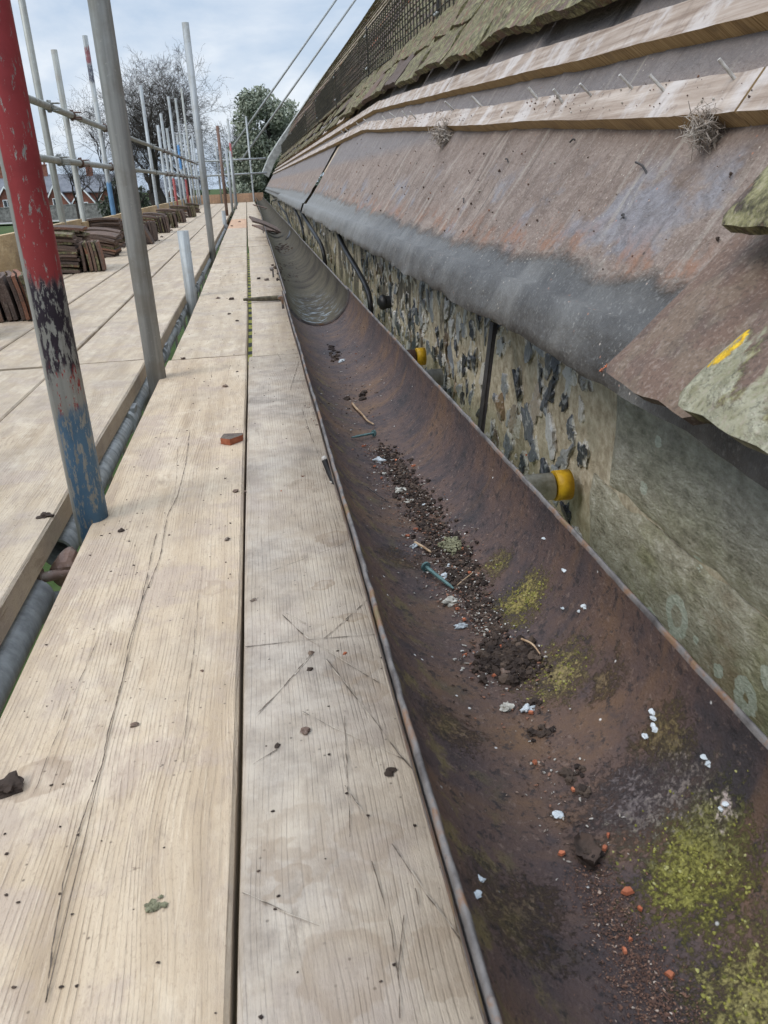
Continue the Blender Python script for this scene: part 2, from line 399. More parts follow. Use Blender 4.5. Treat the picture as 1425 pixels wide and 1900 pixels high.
def m_felt(t):
    p = t.obj(); x, y, z = t.sep(p)
    warp = t.math('MULTIPLY', t.math('SUBTRACT', t.noise(p, 6.5, 4, .5), .5), .06)
    xs = t.math('ADD', x, warp)
    wave = t.math('MULTIPLY', t.step(y, 2.0, 6.0), .03)
    ap = t.step(t.math('ADD', t.math('SUBTRACT', xs, wave), t.math('MULTIPLY', t.math('SUBTRACT', t.noise(p, 60, 4, .6), .5), .014)), .412, .434)                       # 0 on the bare apron, 1 on the dusty underlay
    a = t.noise(p, 14, 6, .62); b = t.noise(p, 48, 6, .7); c = t.noise(p, 190, 4, .65)
    down = t.noise(t.vm('MULTIPLY', p, (3, 34, 3)), 1.0, 5, .6)
    apr = t.ramp(a, [(.3, (.038, .034, .030)), (.5, (.062, .057, .051)), (.72, (.094, .088, .079))])
    apr = t.mix(t.math('MULTIPLY', t.step(t.noise(t.vm('MULTIPLY', p, (4, 9, 4)), 1.0, 3, .5), .54, .68), .4), apr, (.16, .152, .138, 1))
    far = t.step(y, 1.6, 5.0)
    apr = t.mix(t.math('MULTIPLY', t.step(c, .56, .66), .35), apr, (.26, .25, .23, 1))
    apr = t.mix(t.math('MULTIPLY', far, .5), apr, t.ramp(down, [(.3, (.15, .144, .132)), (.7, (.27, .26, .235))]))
    dust = t.ramp(a, [(.3, (.125, .092, .074)), (.5, (.195, .148, .122)), (.7, (.25, .20, .168))])
    dust = t.mix(t.math('MULTIPLY', t.step(b, .5, .68), .6), dust, (.125, .09, .075, 1))
    dust = t.mix(t.math('MULTIPLY', t.step(c, .54, .66), .5), dust, (.34, .285, .24, 1)); dust = t.mix(t.math('MULTIPLY', t.math('SUBTRACT', 1, t.step(c, .34, .44)), .55), dust, (.09, .066, .055, 1))
    dust = t.mix(t.math('MULTIPLY', t.step(down, .58, .72), .4), dust, (.38, .34, .29, 1))
    blue = t.math('MULTIPLY', t.step(t.noise(t.vm('MULTIPLY', p, (7, 4.5, 7)), 1.0, 5, .6), .53, .62), t.math('SUBTRACT', 1, t.step(xs, .485, .53)))
    dust = t.mix(t.math('MULTIPLY', blue, .65), dust, t.mix(t.step(b, .4, .6), (.135, .138, .155, 1), (.22, .225, .25, 1)))
    band = t.math('MULTIPLY', t.math('MULTIPLY', ap, t.math('SUBTRACT', 1, t.step(xs, .437, .472))), t.step(t.noise(p, 11, 4), .46, .56))
    red = t.math('MULTIPLY', band, t.step(b, .35, .6))
    dust = t.mix(t.math('MULTIPLY', red, .75), dust, (.23, .12, .075, 1))
    up = t.step(x, .56, .60); dust = t.mix(t.math('MULTIPLY', up, .6), dust, (.15, .145, .15, 1))
    col = t.mix(ap, apr, dust)
    v = t.vor(p, 78); vr = t.step(t.noise(p, 12, 3), .46, .56)
    gm = t.math('MULTIPLY', t.math('SUBTRACT', 1, t.step(v, .07, .15)), vr)
    col = t.mix(t.math('MULTIPLY', gm, .7), col, t.ramp(t.noise(p, 55, 1), [(.42, (.52, .46, .38)), (.5, (.60, .55, .48)), (.58, (.38, .16, .09))]))
    v2 = t.vor(p, 37); gm2 = t.math('MULTIPLY', t.math('SUBTRACT', 1, t.step(v2, .05, .1)), t.step(t.noise(p, 8, 3), .5, .58))
    col = t.mix(t.math('MULTIPLY', gm2, .8), col, (.035, .028, .024, 1))
    dustline = t.math('SUBTRACT', .35, t.step(t.math('ABSOLUTE', t.math('SUBTRACT', xs, .428)), .001, .004))
    col = t.mix(t.math('MULTIPLY', t.math('MAXIMUM', dustline, 0.0), .35), col, (.36, .33, .29, 1))
    crk = t.noise(t.vm('MULTIPLY', p, (30, 11, 30)), 1.0, 5, .6, .8)
    st2 = t.noise(t.comb(t.math('MULTIPLY', x, 1.6), t.math('ADD', t.math('MULTIPLY', y, 42), t.math('MULTIPLY', t.noise(p, 4, 1), 2.0)), 0.0), 1.0, 2, .5); pt2 = t.math('MULTIPLY', t.step(t.noise(p, 7, 3), .42, .60), ap)                 # run-off streaks straight down the slope
    col = t.mix(t.math('MULTIPLY', t.math('MULTIPLY', t.step(st2, .56, .70), .5), pt2), col, (.33, .30, .255, 1))
    col = t.mix(t.math('MULTIPLY', t.math('MULTIPLY', t.math('SUBTRACT', 1, t.step(st2, .30, .44)), .5), pt2), col, (.05, .04, .034, 1))
    h = t.math('ADD', t.math('ADD', t.math('ADD', t.math('MULTIPLY', t.math('MULTIPLY', crk, .9), t.math('ADD', .12, t.math('MULTIPLY', ap, .88))), t.math('MULTIPLY', t.noise(p, 11, 2, .5), 1.0)), t.math('MULTIPLY', b, .5)), t.math('ADD', t.math('MULTIPLY', ap, .5), t.math('MULTIPLY', t.math('MULTIPLY', t.math('ADD', c, b), .3), ap)))
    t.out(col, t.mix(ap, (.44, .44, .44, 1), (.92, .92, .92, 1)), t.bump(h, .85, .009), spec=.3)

def m_batten(t, sawn):
    p = t.offs(11); 
    if sawn:
        st = t.noise(t.vm('MULTIPLY', p, (12, 330, 12)), 1.0, 3, .6); a = t.noise(p, 14, 5, .6)
        col = t.ramp(st, [(.3, (.22, .14, .065)), (.55, (.39, .27, .14)), (.75, (.50, .37, .215))])
        col = t.mix(t.math('MULTIPLY', t.step(a, .5, .7), .55), col, (.16, .11, .07, 1))
        h = st
    else:
        g = t.noise(t.vm('MULTIPLY', p, (90, 4, 90)), 1.0, 5, .62); a = t.noise(p, 9, 6, .65)
        sk = t.noise(t.vm('MULTIPLY', p, (8, 40, 8)), 1.0, 4, .6)
        col = t.ramp(g, [(.3, (.185, .132, .098)), (.5, (.30, .238, .192)), (.7, (.42, .355, .305))])
        col = t.mix(t.math('MULTIPLY', t.step(a, .46, .62), .62), col, (.49, .455, .435, 1))
        col = t.mix(t.math('MULTIPLY', t.step(sk, .56, .7), .4), col, (.14, .10, .08, 1))
        col = t.mix(t.math('MULTIPLY', t.step(t.noise(p, 33, 5, .7), .6, .7), .6), col, (.12, .085, .07, 1))
        h = t.math('ADD', g, sk)
    t.out(col, .85, t.bump(h, .6, .003), spec=.2)

def m_tile(t, moss=.5, pale=0., yellow=()):
    p = t.obj(); geo = t.n('ShaderNodeNewGeometry'); ri = geo.outputs['Random Per Island']
    p = t.vm('ADD', p, t.comb(t.math('MULTIPLY', ri, 9), t.math('MULTIPLY', t.rand(), 31), 0))
    a = t.noise(p, 15, 6, .62); b = t.noise(p, 55, 6, .68); c = t.noise(p, 230, 3, .6)
    rr = t.math('FRACT', t.math('ADD', t.math('MULTIPLY', ri, 7.31), t.rand()))
    base = t.ramp(rr, [(0, (.085, .062, .052)), (.4, (.11, .076, .060)), (.8, (.135, .088, .066)), (.95, (.16, .10, .07)), (1, (.25, .10, .055))])
    base = t.mix(t.math('MULTIPLY', t.step(a, .45, .65), .5), base, (.06, .05, .047, 1))
    base = t.mix(t.math('MULTIPLY', t.step(b, .55, .68), .35), base, (.22, .17, .145, 1))
    mo = t.step(t.math('ADD', t.math('MULTIPLY', a, .6), t.math('MULTIPLY', b, .4)), .60-.2*moss, .68-.2*moss)
    mc = t.ramp(b, [(.34, (.024, .022, .015)), (.45, (.085, .077, .040)), (.56, (.175, .160, .080)), (.70, (.29, .26, .16))])
    if moss > .5: base = t.mix(t.math('MULTIPLY', t.step(t.noise(p, 11, 4, .6), .56, .64), .6), base, (.21, .105, .05, 1))
    col = t.mix(t.math('MULTIPLY', mo, min(1, moss*1.5)), base, mc)
    if pale: col = t.mix(t.math('MULTIPLY', t.step(t.noise(p, 21, 5, .6), .46, .54), pale), col, t.ramp(b, [(.35, (.175, .165, .10)), (.65, (.33, .315, .235))]))
    col = t.mix(t.math('MULTIPLY', t.step(c, .55, .64), .3), col, (.30, .245, .21, 1)); col = t.mix(t.math('MULTIPLY', t.math('SUBTRACT', 1, t.step(c, .36, .44)), .4), col, (.04, .033, .03, 1))
    ym = None
    if yellow:
        P_ = geo.outputs['Position']; wob = t.vm('SCALE', t.vm('SUBTRACT', t.noise(P_, 130, 4, .6, col=True), (.5, .5, .5)), .012)
        for q, r_ in yellow:
            dd = t.math('SUBTRACT', 1, t.step(t.vm('DISTANCE', t.vm('ADD', P_, wob), tuple(q), 1), r_*.75, r_)); ym = dd if ym is None else t.math('MAXIMUM', ym, dd)
        ym = t.math('MULTIPLY', ym, t.step(t.noise(P_, 160, 5, .7), .38, .50))
        col = t.mix(t.math('MULTIPLY', ym, .95), col, t.mix(t.step(c, .4, .6), (.46, .26, .008, 1), (.62, .40, .02, 1)))
        b = t.math('ADD', b, t.math('MULTIPLY', ym, .8))
    h = t.math('ADD', t.math('MULTIPLY', b, .7), t.math('ADD', t.math('MULTIPLY', c, .25), t.math('MULTIPLY', mo, .8*moss)))
    t.out(col, .88, t.bump(h, .7, .004), spec=.2)

def m_mortar(t):
    p = t.obj(); x, y, z = t.sep(p); a = t.noise(p, 8, 6, .62); b = t.noise(p, 42, 6, .68); c = t.noise(p, 260, 3, .6)
    col = t.ramp(b, [(.3, (.22, .18, .125)), (.5, (.41, .35, .26)), (.7, (.60, .54, .43))])
    col = t.mix(t.math('MULTIPLY', t.step(a, .50, .64), .35), col, (.33, .32, .25, 1))
    soot = t.math('MULTIPLY', t.step(t.math('ADD', t.math('MULTIPLY', t.noise(t.vm('MULTIPLY', p, (5, 3.4, 2.2)), 1.6, 7, .7), 1.0), t.math('MULTIPLY', t.step(y, 1.4, 3.6), .11)), .57, .67), t.step(y, 1.4, 2.1))
    col = t.mix(t.math('MULTIPLY', soot, .85), col, (.045, .043, .04, 1))
    grn = t.math('MULTIPLY', t.math('SUBTRACT', 1, t.step(z, -.60, -.46)), t.step(a, .38, .58))
    col = t.mix(t.math('MULTIPLY', grn, .35), col, (.29, .265, .15, 1))
    t.out(col, .95, t.bump(t.math('ADD', t.math('MULTIPLY', b, .8), t.math('MULTIPLY', c, .3)), .9, .007), spec=.15)
def m_flint(t):
    p = t.obj(); ri = t.n('ShaderNodeNewGeometry').outputs['Random Per Island']
    a = t.noise(p, 34, 5, .62, .6); b = t.noise(p, 120, 4, .65)
    core = t.ramp(ri, [(0, (.022, .025, .032)), (.35, (.05, .056, .07)), (.55, (.12, .13, .15)), (.72, (.30, .31, .32)), (.85, (.52, .51, .49)), (.93, (.22, .15, .09)), (1, (.06, .05, .045))])
    col = t.mix(t.math('MULTIPLY', t.step(a, .55, .60), .5), core, (.42, .43, .44, 1))
    rim = t.step(t.math('ADD', t.sep(p)[0], t.math('MULTIPLY', t.math('SUBTRACT', a, .5), .010)), WX-.0042, WX-.0015)
    col = t.mix(t.math('MULTIPLY', rim, .9), col, t.mix(t.step(b, .4, .6), (.40, .37, .31, 1), (.62, .60, .56, 1)))
    col = t.mix(t.math('MULTIPLY', t.step(b, .56, .66), .4), col, (.09, .085, .08, 1))
    t.out(col, .38, t.bump(t.math('ADD', a, b), .5, .004), spec=.45)
LICHEN = [(1252, 1145, .021, .010), (1205, 1148, .011, 0), (1245, 1187, .008, 0), (1285, 1045, .0075, .003), (1380, 1295, .017, .004), (1358, 1325, .009, 0), (1330, 1245, .007, 0), (1018, 800, .012, 0), (1195, 905, .007, 0), (1222, 822, .006, 0), (1420, 1260, .010, 0), (1288, 1190, .005, 0)]
def m_quoin(t):
    po = t.obj(); p = t.vm('MULTIPLY', po, (1, .5, 1)); a = t.noise(p, 9, 6, .62); b = t.noise(p, 50, 7, .7); c = t.noise(p, 210, 4, .65)
    b = t.math('ADD', t.math('MULTIPLY', b, .6), t.math('MULTIPLY', t.noise(p, 130, 5, .75), .4))
    col = t.ramp(b, [(.36, (.17, .155, .115)), (.46, (.33, .305, .235)), (.54, (.42, .395, .315)), (.64, (.62, .59, .51))])
    col = t.mix(t.math('MULTIPLY', t.step(a, .44, .62), .55), col, t.mix(t.step(b, .4, .6), (.15, .15, .065, 1), (.32, .31, .15, 1)))
    col = t.mix(t.math('MULTIPLY', t.step(t.noise(p, 6, 5, .6, .3), .57, .68), .45), col, (.25, .16, .09, 1))
    z = t.sep(p)[2]
    col = t.mix(t.math('MULTIPLY', t.step(t.math('ADD', z, t.math('MULTIPLY', a, .12)), -.42, -.30), .55), col, t.ramp(b, [(.35, (.20, .20, .185)), (.65, (.48, .47, .44))]))
    wob = t.vm('SUBTRACT', t.noise(p, 60, 4, .6, col=True), (.5, .5, .5)); pw = t.vm('ADD', po, t.vm('SCALE', wob, .022))
    for px, py, ro, ri in [(a_, b_, c_*1.55, d_*1.55) for a_, b_, c_, d_ in LICHEN]:
        q = t.vm('DISTANCE', pw, tuple(on_x(px, py, WX-.012)), 1)
        m_ = t.math('SUBTRACT', 1, t.step(q, ro*.88, ro))
        if ri: m_ = t.math('MULTIPLY', m_, t.step(q, ri*.8, ri*1.1))
        col = t.mix(t.math('MULTIPLY', m_, .85), col, t.ramp(c, [(.35, (.40, .44, .37)), (.65, (.62, .65, .57))]))
    t.out(col, .95, t.bump(t.math('ADD', b, t.math('MULTIPLY', c, .7)), 1.0, .010), spec=.15)
def m_plain(t, c1, c2, scale=30, rough=.7, bumpd=.002, metal=0, spec=.3, rnd=0.):
    p = t.offs(); a = t.noise(p, scale, 5, .62)
    col = t.ramp(a, [(.35, c1), (.65, c2)])
    if rnd:
        k = t.math('ADD', 1-rnd, t.math('MULTIPLY', t.rand(), 2*rnd)); col = t.vm('SCALE', col, k)
    t.out(col, rough, t.bump(a, .5, bumpd), metal=metal, spec=spec)
def m_island(t, stops, rough=.9, scale=200):
    ri = t.n('ShaderNodeNewGeometry').outputs['Random Per Island']; p = t.obj()
    col = t.ramp(ri, stops); col = t.mix(t.math('MULTIPLY', t.noise(p, scale, 3), .5), col, (.05, .035, .03, 1))
    t.out(col, rough, spec=.2)
def m_grass(t):
    p = t.obj(); a = t.noise(p, .06, 5, .6); b = t.noise(p, .9, 5, .65)
    col = t.ramp(b, [(.3, (.02, .036, .011)), (.55, (.042, .066, .02)), (.75, (.07, .09, .034))])
    col = t.mix(t.math('MULTIPLY', t.step(a, .45, .65), .4), col, (.075, .085, .03, 1))
    t.out(col, .95, t.bump(b, .5, .08), spec=.1)
def m_taped(t):
    p = t.obj(); y = t.sep(p)[1]
    s_ = t.math('FRACT', t.math('MULTIPLY', t.math('ADD', y, t.math('MULTIPLY', t.noise(p, 12, 2), .12)), 7.0))
    col = t.mix(t.step(s_, .45, .5), (.045, .045, .04, 1), t.mix(t.step(t.noise(p, 60, 4), .4, .6), (.42, .40, .05, 1), (.55, .53, .09, 1)))
    t.out(col, .6)

def bl(px, py): v = on_z(px, py, ZB); return (v.x, v.y)
def poly(*pts): q = [bl(*p) for p in pts]; return list(zip(q[:-1], q[1:]))
crA = poly((352, 800), (345, 860), (330, 920), (310, 960), (296, 1040), (262, 1120), (238, 1200), (228, 1265), (205, 1340), (190, 1420), (150, 1530), (118, 1640), (98, 1760), (84, 1870)) + poly((262, 1120), (275, 1060), (290, 990))
stB = [poly((700, 1095), (655, 1140), (600, 1188)), poly((525, 1142), (570, 1185), (640, 1230), (715, 1275)), poly((455, 1202), (560, 1190), (700, 1178)), poly((578, 1215), (540, 1260), (475, 1330)), poly((605, 1225), (680, 1320), (740, 1400), (795, 1460)), poly((560, 1322), (620, 1352), (680, 1380), (755, 1412)), poly((450, 1658), (540, 1700), (600, 1722)), poly((640, 1460), (690, 1530)), poly((728, 1568), (790, 1660), (890, 1790)), poly((530, 1140), (570, 1160)), poly((555, 670), (538, 725)), poly((515, 657), (530, 683))]
crB = [poly((640, 1330), (645, 1460), (650, 1560)), poly((750, 1700), (740, 1800), (742, 1900)), poly((770, 1650), (785, 1740))]
stains = [(*bl(655, 1238), .028, .35), (*bl(680, 1275), .024, .4), (*bl(690, 1550), .026, .35), (*bl(520, 1600), .02, .3), (*bl(590, 1600), .018, .3), (*bl(545, 1635), .017, .45), (*bl(620, 1000), .03, .5), (*bl(560, 900), .025, .35), (*bl(640, 1800), .035, .45), (*bl(830, 1780), .03, .4), (*bl(685, 1650), .028, .3), (*bl(480, 1600), .022, .25), (*bl(550, 1540), .03, .25), (*bl(600, 1088), .012, .6), (*bl(655, 1145), .016, .5)]
WOOD_A = material('weathered board with a long crack', m_wood, 0.08, (), (), (1.08, 1.0, .90), [(*bl(78, 1435), .03, .5), (*bl(400, 1090), .02, .3)])
WOOD_B = material('grey scratched board', m_wood, .85, (), (), (1.0, .955, .90), stains)
WOOD = material('weathered board', m_wood, .10, (), (), (1.02, .97, .90))
WOODG = material('greyer weathered board', m_wood, .3, (), (), (1.02, .97, .90))
WOODY = material('new yellow timber', m_wood, .0, (), (), (1.12, .98, .72))
WOODP = material('board dusted pink', m_wood, .1, (), (), (1.1, .82, .66))
GALV = material('galvanised steel', m_galv)
GALVB = material('bright galvanised steel', m_galv, (.31, .325, .325))
GALVW = material('weathered galvanised steel', m_galv, (.29, .295, .27), (), None, .12)
RUSTY = material('rusty steel', m_galv, (.17, .12, .10), (), None, .9)
RED, NAVY, BLUE = (.33, .05, .058), (.012, .015, .04), (.085, .18, .30)
GUT = material('rusty cast iron', m_gutter); GUTF = material('silted grey cast iron', m_gutter, True); LIP = material('worn gutter edge', m_lip)
FELT = material('dusty roofing underlay', m_felt)
BATT = material('weathered batten', m_batten, False); BATS = material('sawn batten edge', m_batten, True)
TILE = material('old clay tile', m_tile, .12); TILEM = material('mossy clay tile', m_tile, .85); _lf = .098
TILEL = material('lichened clay tile', m_tile, .8, .95, [])
TILEB = material('bare brown clay tile', m_tile, .0, .12)
MORT = material('buff lime mortar', m_mortar); FLINT = material('knapped flint', m_flint); QUOIN = material('lichened ashlar', m_quoin)
IRON = material('black iron', m_plain, (.022, .02, .02), (.05, .043, .04), 60, .6)
CABLE = material('black cable sheath', m_plain, (.012, .012, .013), (.025, .025, .027), 20, .45)
COPPER = material('verdigris copper', m_plain, (.045, .085, .085), (.10, .17, .16), 90, .6)
SOIL = material('dark soil', m_island, [(0, (.014, .010, .008)), (.5, (.034, .024, .018)), (.85, (.06, .042, .03)), (1, (.10, .07, .05))], .95, 320)
GRIT = material('grit', m_island, [(0, (.045, .033, .026)), (.5, (.10, .065, .048)), (.68, (.27, .12, .07)), (.80, (.30, .26, .21)), (1, (.52, .49, .44))])
ORANGE = material('broken orange clay', m_plain, (.27, .075, .035), (.40, .14, .07), 60, .9, .003, rnd=.25)
STONE = material('pale stone chip', m_plain, (.22, .20, .165), (.46, .43, .37), 130, .85, .003)
WHITE = material('white flake', m_plain, (.28, .30, .31), (.52, .54, .54), 50, .5)
TWIG = material('dry twig', m_plain, (.22, .13, .07), (.42, .30, .19), 70, .9)
MOSSM = material('moss clump', m_plain, (.075, .07, .04), (.22, .21, .13), 160, .95, .004)
FLUFF = material('nest fibre', m_plain, (.24, .19, .15), (.42, .37, .32), 40, .95)
NAILM = material('dusty nail', m_plain, (.30, .27, .24), (.52, .50, .47), 120, .7)
YELLOW = material('yellow plastic', m_plain, (.40, .22, .012), (.66, .40, .02), 45, .5)
TIEG = material('pale cement splashed steel', m_plain, (.30, .29, .23), (.62, .61, .56), 40, .7)
LICHY = material('yellow lichen', m_plain, (.60, .36, .01), (.78, .52, .03), 220, .95, .003)
WIRE = material('black coated wire', m_plain, (.022, .02, .016), (.05, .045, .03), 20, .6)
COPE = material('weathered coping stone', m_plain, (.20, .20, .19), (.36, .36, .34), 8, .95)
BARK = material('grey bark', m_plain, (.03, .026, .023), (.06, .052, .045), 3, 1.0, spec=.02)
LEAF = material('evergreen foliage', m_plain, (.17, .19, .14), (.32, .34, .26), .9, .9, rnd=.1)
LEAFD = material('dark evergreen foliage', m_plain, (.035, .048, .030), (.085, .10, .065), 1.2, .9)
GRASS = material('grass', m_grass)
PATHM = material('grey path', m_plain, (.17, .16, .15), (.24, .23, .21), .5, .95)
BWALL = material('flint boundary wall', m_plain, (.11, .105, .095), (.25, .24, .22), 2.2, .95)
SLATE = material('slate', m_plain, (.105, .11, .125), (.16, .165, .18), .7, .7)
BRICK = material('red brick', m_plain, (.16, .065, .045), (.26, .11, .075), 3, .95)
PAINT = material('white paint', m_plain, (.70, .70, .68), (.80, .80, .79), 2, .6)
GLASS = material('window glass', m_plain, (.03, .035, .04), (.06, .065, .07), 1, .15, spec=.6)
TAPED = material('yellow and black banded edge', m_taped)

# ================================================================== GROUND
GZ0 = -4.0
mb = MB(); rows = []
for i in range(41):
    yy = -400+1600*i/40; rows.append([(-900+1800*j/40, yy, GZ0+.25*nz(j*.7, i*.7)) for j in range(41)])
mb.grid(rows); tag(mb.build('ground', GRASS), kind='structure')
mb = MB(); mb.grid([[(-160, 126+.0*k, GZ0+.30), (120, 126, GZ0+.30)] if k == 0 else [(-160, 133, GZ0+.30), (120, 133, GZ0+.30)] for k in range(2)])
tag(mb.build('path', PATHM), kind='structure')
mb = MB(); mb.box((-20, 142, GZ0+1.05), (300, .5, 2.2)); mb.box((-20, 142, GZ0+2.22), (300, .62, .14))
tag(mb.build('boundary_wall', BWALL), 'low grey flint boundary wall across the far side of the grass', 'wall')

# ================================================================== WALL of the church
wall = empty('church_wall', (WX, 0, GZ0), 'buff flint and mortar church wall beneath the eaves, with large ashlar quoins', 'wall')
mb = MB(); rows = []
ys = [-.6+.03*i for i in range(120)] + [3.0+.2*i for i in range(1, 122)]
for yy in ys:
    rows.append([(WX+.012*nz(yy*6, z*6)*(.3 if z < -1 else 1), yy, z) for z in [GZ0, -1.2, -.9]+[-.75+.03*k for k in range(25)]])
mb.grid(rows, flip=False)
mb.box((WX+.45, 12, -2.1), (.8, 25.2, 3.8))
child(mb.build('mortar', MORT), wall)
mb = MB()
pts = []
tries = 0
while len(pts) < 900 and tries < 24000:
    tries += 1
    yy = 1.12+(3.2*random.random() if random.random() < .75 else 3+20*random.random()); zz = random.uniform(-.74, -.05)
    r = (.031 if tries < 220 else random.choice((.025, .028, .022)) if tries < 1300 else random.choice((.006, .008, .010, .013, .016, .020)))
    if yy < 1.25 and zz < -.30: continue
    if all((yy-a)**2+((zz-b)*.72)**2 > (r+c+.003)**2*.62 for a, b, c in pts): pts.append((yy, zz, r))
for yy, zz, r in pts:
    R = Matrix.Rotation(random.gauss(.25, .35), 3, 'X'); k0 = len(mb.v)
    mb.lump((WX+.003, yy, zz), r, 3 if yy < 2.6 else 2, .40, (random.uniform(.5, .8), random.uniform(.55, .95), random.uniform(.9, 1.6)), R=R)
    fl, ty, tz = random.uniform(.003, .0085), random.gauss(0, .18), random.gauss(0, .14)       # knapped flat
    for i in range(k0, len(mb.v)):
        x_, y_, z_ = mb.v[i]; lim = WX-fl+ty*(y_-yy)+tz*(z_-zz)+.0012*nz(y_*160, z_*160)
        mb.v[i] = (max(x_, lim), y_, z_)
child(mb.build('flint', FLINT), wall)
def block(y0, y1, z0, z1, proud):
    mb = MB(); rows = []; ny, nz_ = 26, 20
    for i in range(ny+1):
        u = i/ny; rw = []
        for j in range(nz_+1):
            v = j/nz_; e = min(u, 1-u, v, 1-v)
            yy = y0+(y1-y0)*u+.006*nz(v*5, y0*9); zz = z0+(z1-z0)*v+.005*nz(u*7, z0*5)
            d_ = proud*(1 if e > .035 else (.25+.75*e/.035)); rw.append((WX-d_-.005*nz(yy*14, zz*14, 3), yy, zz))
        rows.append(rw)
    for rw in (rows[0], rows[-1]):
        pass
    mb.grid(rows)
    edge = [r[0] for r in rows]+rows[-1][1:]+[r[-1] for r in rows[::-1]][1:]+rows[0][::-1][1:]
    mb.grid([edge, [(WX+.04, p[1], p[2]) for p in edge]], flip=False)
    return child(mb.build('quoin_stone', QUOIN), wall)
block(.30, 1.13, -.47, -.10, .012); block(.55, 1.205, -.80, -.475, .010); block(-.3, .545, -.95, -.475, .014); block(-.4, .292, -.46, -.1, .010)

# ================================================================== ROOF
VERGE = 27.0
def shift(y): return .036*(min(max(y, -.5), 5.1)-5.1)
def bulge(x, y):
    k = min(max((y-6)/21, 0), 1); k = k*k*(3-2*k)
    xs = [0, .8, .95, 1.4, 2.3, 3.9, 6]; b = [0, 0, .06, .36, .14, -.42, -1.1]
    return k*float(np.interp(x, xs, b))
NRM = Vector((-1.43, 0, 1)).normalized(); UPS = Vector((1, 0, 1.43)).normalized()
def S(x, y, lift=0): return Vector((x, y, roof_z(x)+bulge(x, y)))+NRM*lift
roof = empty('church_roof', (.36, 0, -.22), 'steep church roof stripped to dusty underlay and battens below its mossy clay tiles', 'roof')
# underlay with its drooping apron
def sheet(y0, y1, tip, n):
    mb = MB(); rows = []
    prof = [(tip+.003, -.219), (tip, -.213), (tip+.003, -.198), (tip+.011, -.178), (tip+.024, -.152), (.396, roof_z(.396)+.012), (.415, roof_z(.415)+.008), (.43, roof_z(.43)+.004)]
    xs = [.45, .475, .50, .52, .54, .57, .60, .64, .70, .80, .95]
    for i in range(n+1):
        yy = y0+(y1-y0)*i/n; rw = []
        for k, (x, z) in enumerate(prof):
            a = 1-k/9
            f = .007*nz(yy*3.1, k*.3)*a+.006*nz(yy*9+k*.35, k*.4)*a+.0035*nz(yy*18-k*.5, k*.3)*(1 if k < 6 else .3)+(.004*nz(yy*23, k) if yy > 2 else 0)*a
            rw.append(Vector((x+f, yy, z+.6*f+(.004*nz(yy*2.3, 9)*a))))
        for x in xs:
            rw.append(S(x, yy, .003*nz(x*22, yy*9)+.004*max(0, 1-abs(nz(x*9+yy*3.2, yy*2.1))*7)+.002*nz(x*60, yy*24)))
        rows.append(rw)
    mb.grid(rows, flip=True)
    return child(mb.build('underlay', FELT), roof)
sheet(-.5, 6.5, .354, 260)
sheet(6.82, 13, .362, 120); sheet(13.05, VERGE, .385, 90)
# battens
def batten(x_off, y0, y1, wdt, th, n):
    mb = MB(); rt_ = []; rl = []; ru = []
    for i in range(n+1):
        yy = y0+(y1-y0)*i/n
        x0 = x_off+shift(yy)+.0025*nz(yy*2.2, x_off*20)
        j = .0018*nz(yy*19, x_off*7); jt = .0016*nz(yy*26, 4)
        a = S(x0, yy, 0); b = S(x0, yy, th+jt)+UPS*j; c = b+UPS*(wdt*.5)+NRM*(.0015*nz(yy*13, 7)); e = b+UPS*(wdt+.003*nz(yy*9, 2)); f = S(x0, yy, 0)+UPS*wdt
        rl.append((a, b)); rt_.append((b, c, e)); ru.append((e, f))
    mb.grid(rl, 1, False, True); mb.grid(rt_, 0, True, True); mb.grid(ru, 1, False, True)
    for q, fl in ((0, False), (-1, True)):
        v = [rl[q][0], rl[q][1], rt_[q][2], ru[q][1]]; mb.add(v, [(0, 1, 2, 3) if fl else (3, 2, 1, 0)], 1)
    return child(mb.build('batten', [BATT, BATS]), roof)
for y0, y1 in ((-.4, .875), (.88, 5.12), (5.13, 9.4), (9.41, 14), (14.01, VERGE)): batten(.687, y0, y1, .050, .026, max(20, int((y1-y0)*26)))
for y0, y1 in ((-.4, 2.9), (2.905, 5.4), (5.41, 10.2), (10.21, VERGE)): batten(.757, y0, y1, .055, .026, max(20, int((y1-y0)*26)))
for y0, y1 in ((7, 12), (12.01, VERGE)): batten(.822, y0, y1, .05, .024, 60)
# nails standing on the lower batten
def nail_mesh(base, d_, L, r=.0016, head=True):
    mb = MB(); tip = Vector(base)+Vector(d_)*L
    mb.tube([base, tip], [r, r*1.05], 6)
    if head: mb.tube([tip-Vector(d_)*.0012, tip], r*1.9, 7)
    return mb
for px, py in [(1350, 165), (1228, 176), (1154, 194), (1088, 192), (1040, 196), (984, 206), (880, 218), (830, 222), (772, 222), (752, 226), (728, 228), (712, 236), (676, 240), (660, 250), (640, 258), (632, 262)]:
    v = on_roof(px, py, .026); x0 = .687+shift(v.y)+.022+random.uniform(-.004, .008)
    L = .030 if v.y < 2 else .036
    d_ = (NRM+Vector((random.gauss(0, .10), random.gauss(0, .12), .25))).normalized()
    child(nail_mesh(S(x0, v.y, .024), d_, L, .0021 if v.y < 1.5 else .0028, False).build('nail', NAILM), roof)
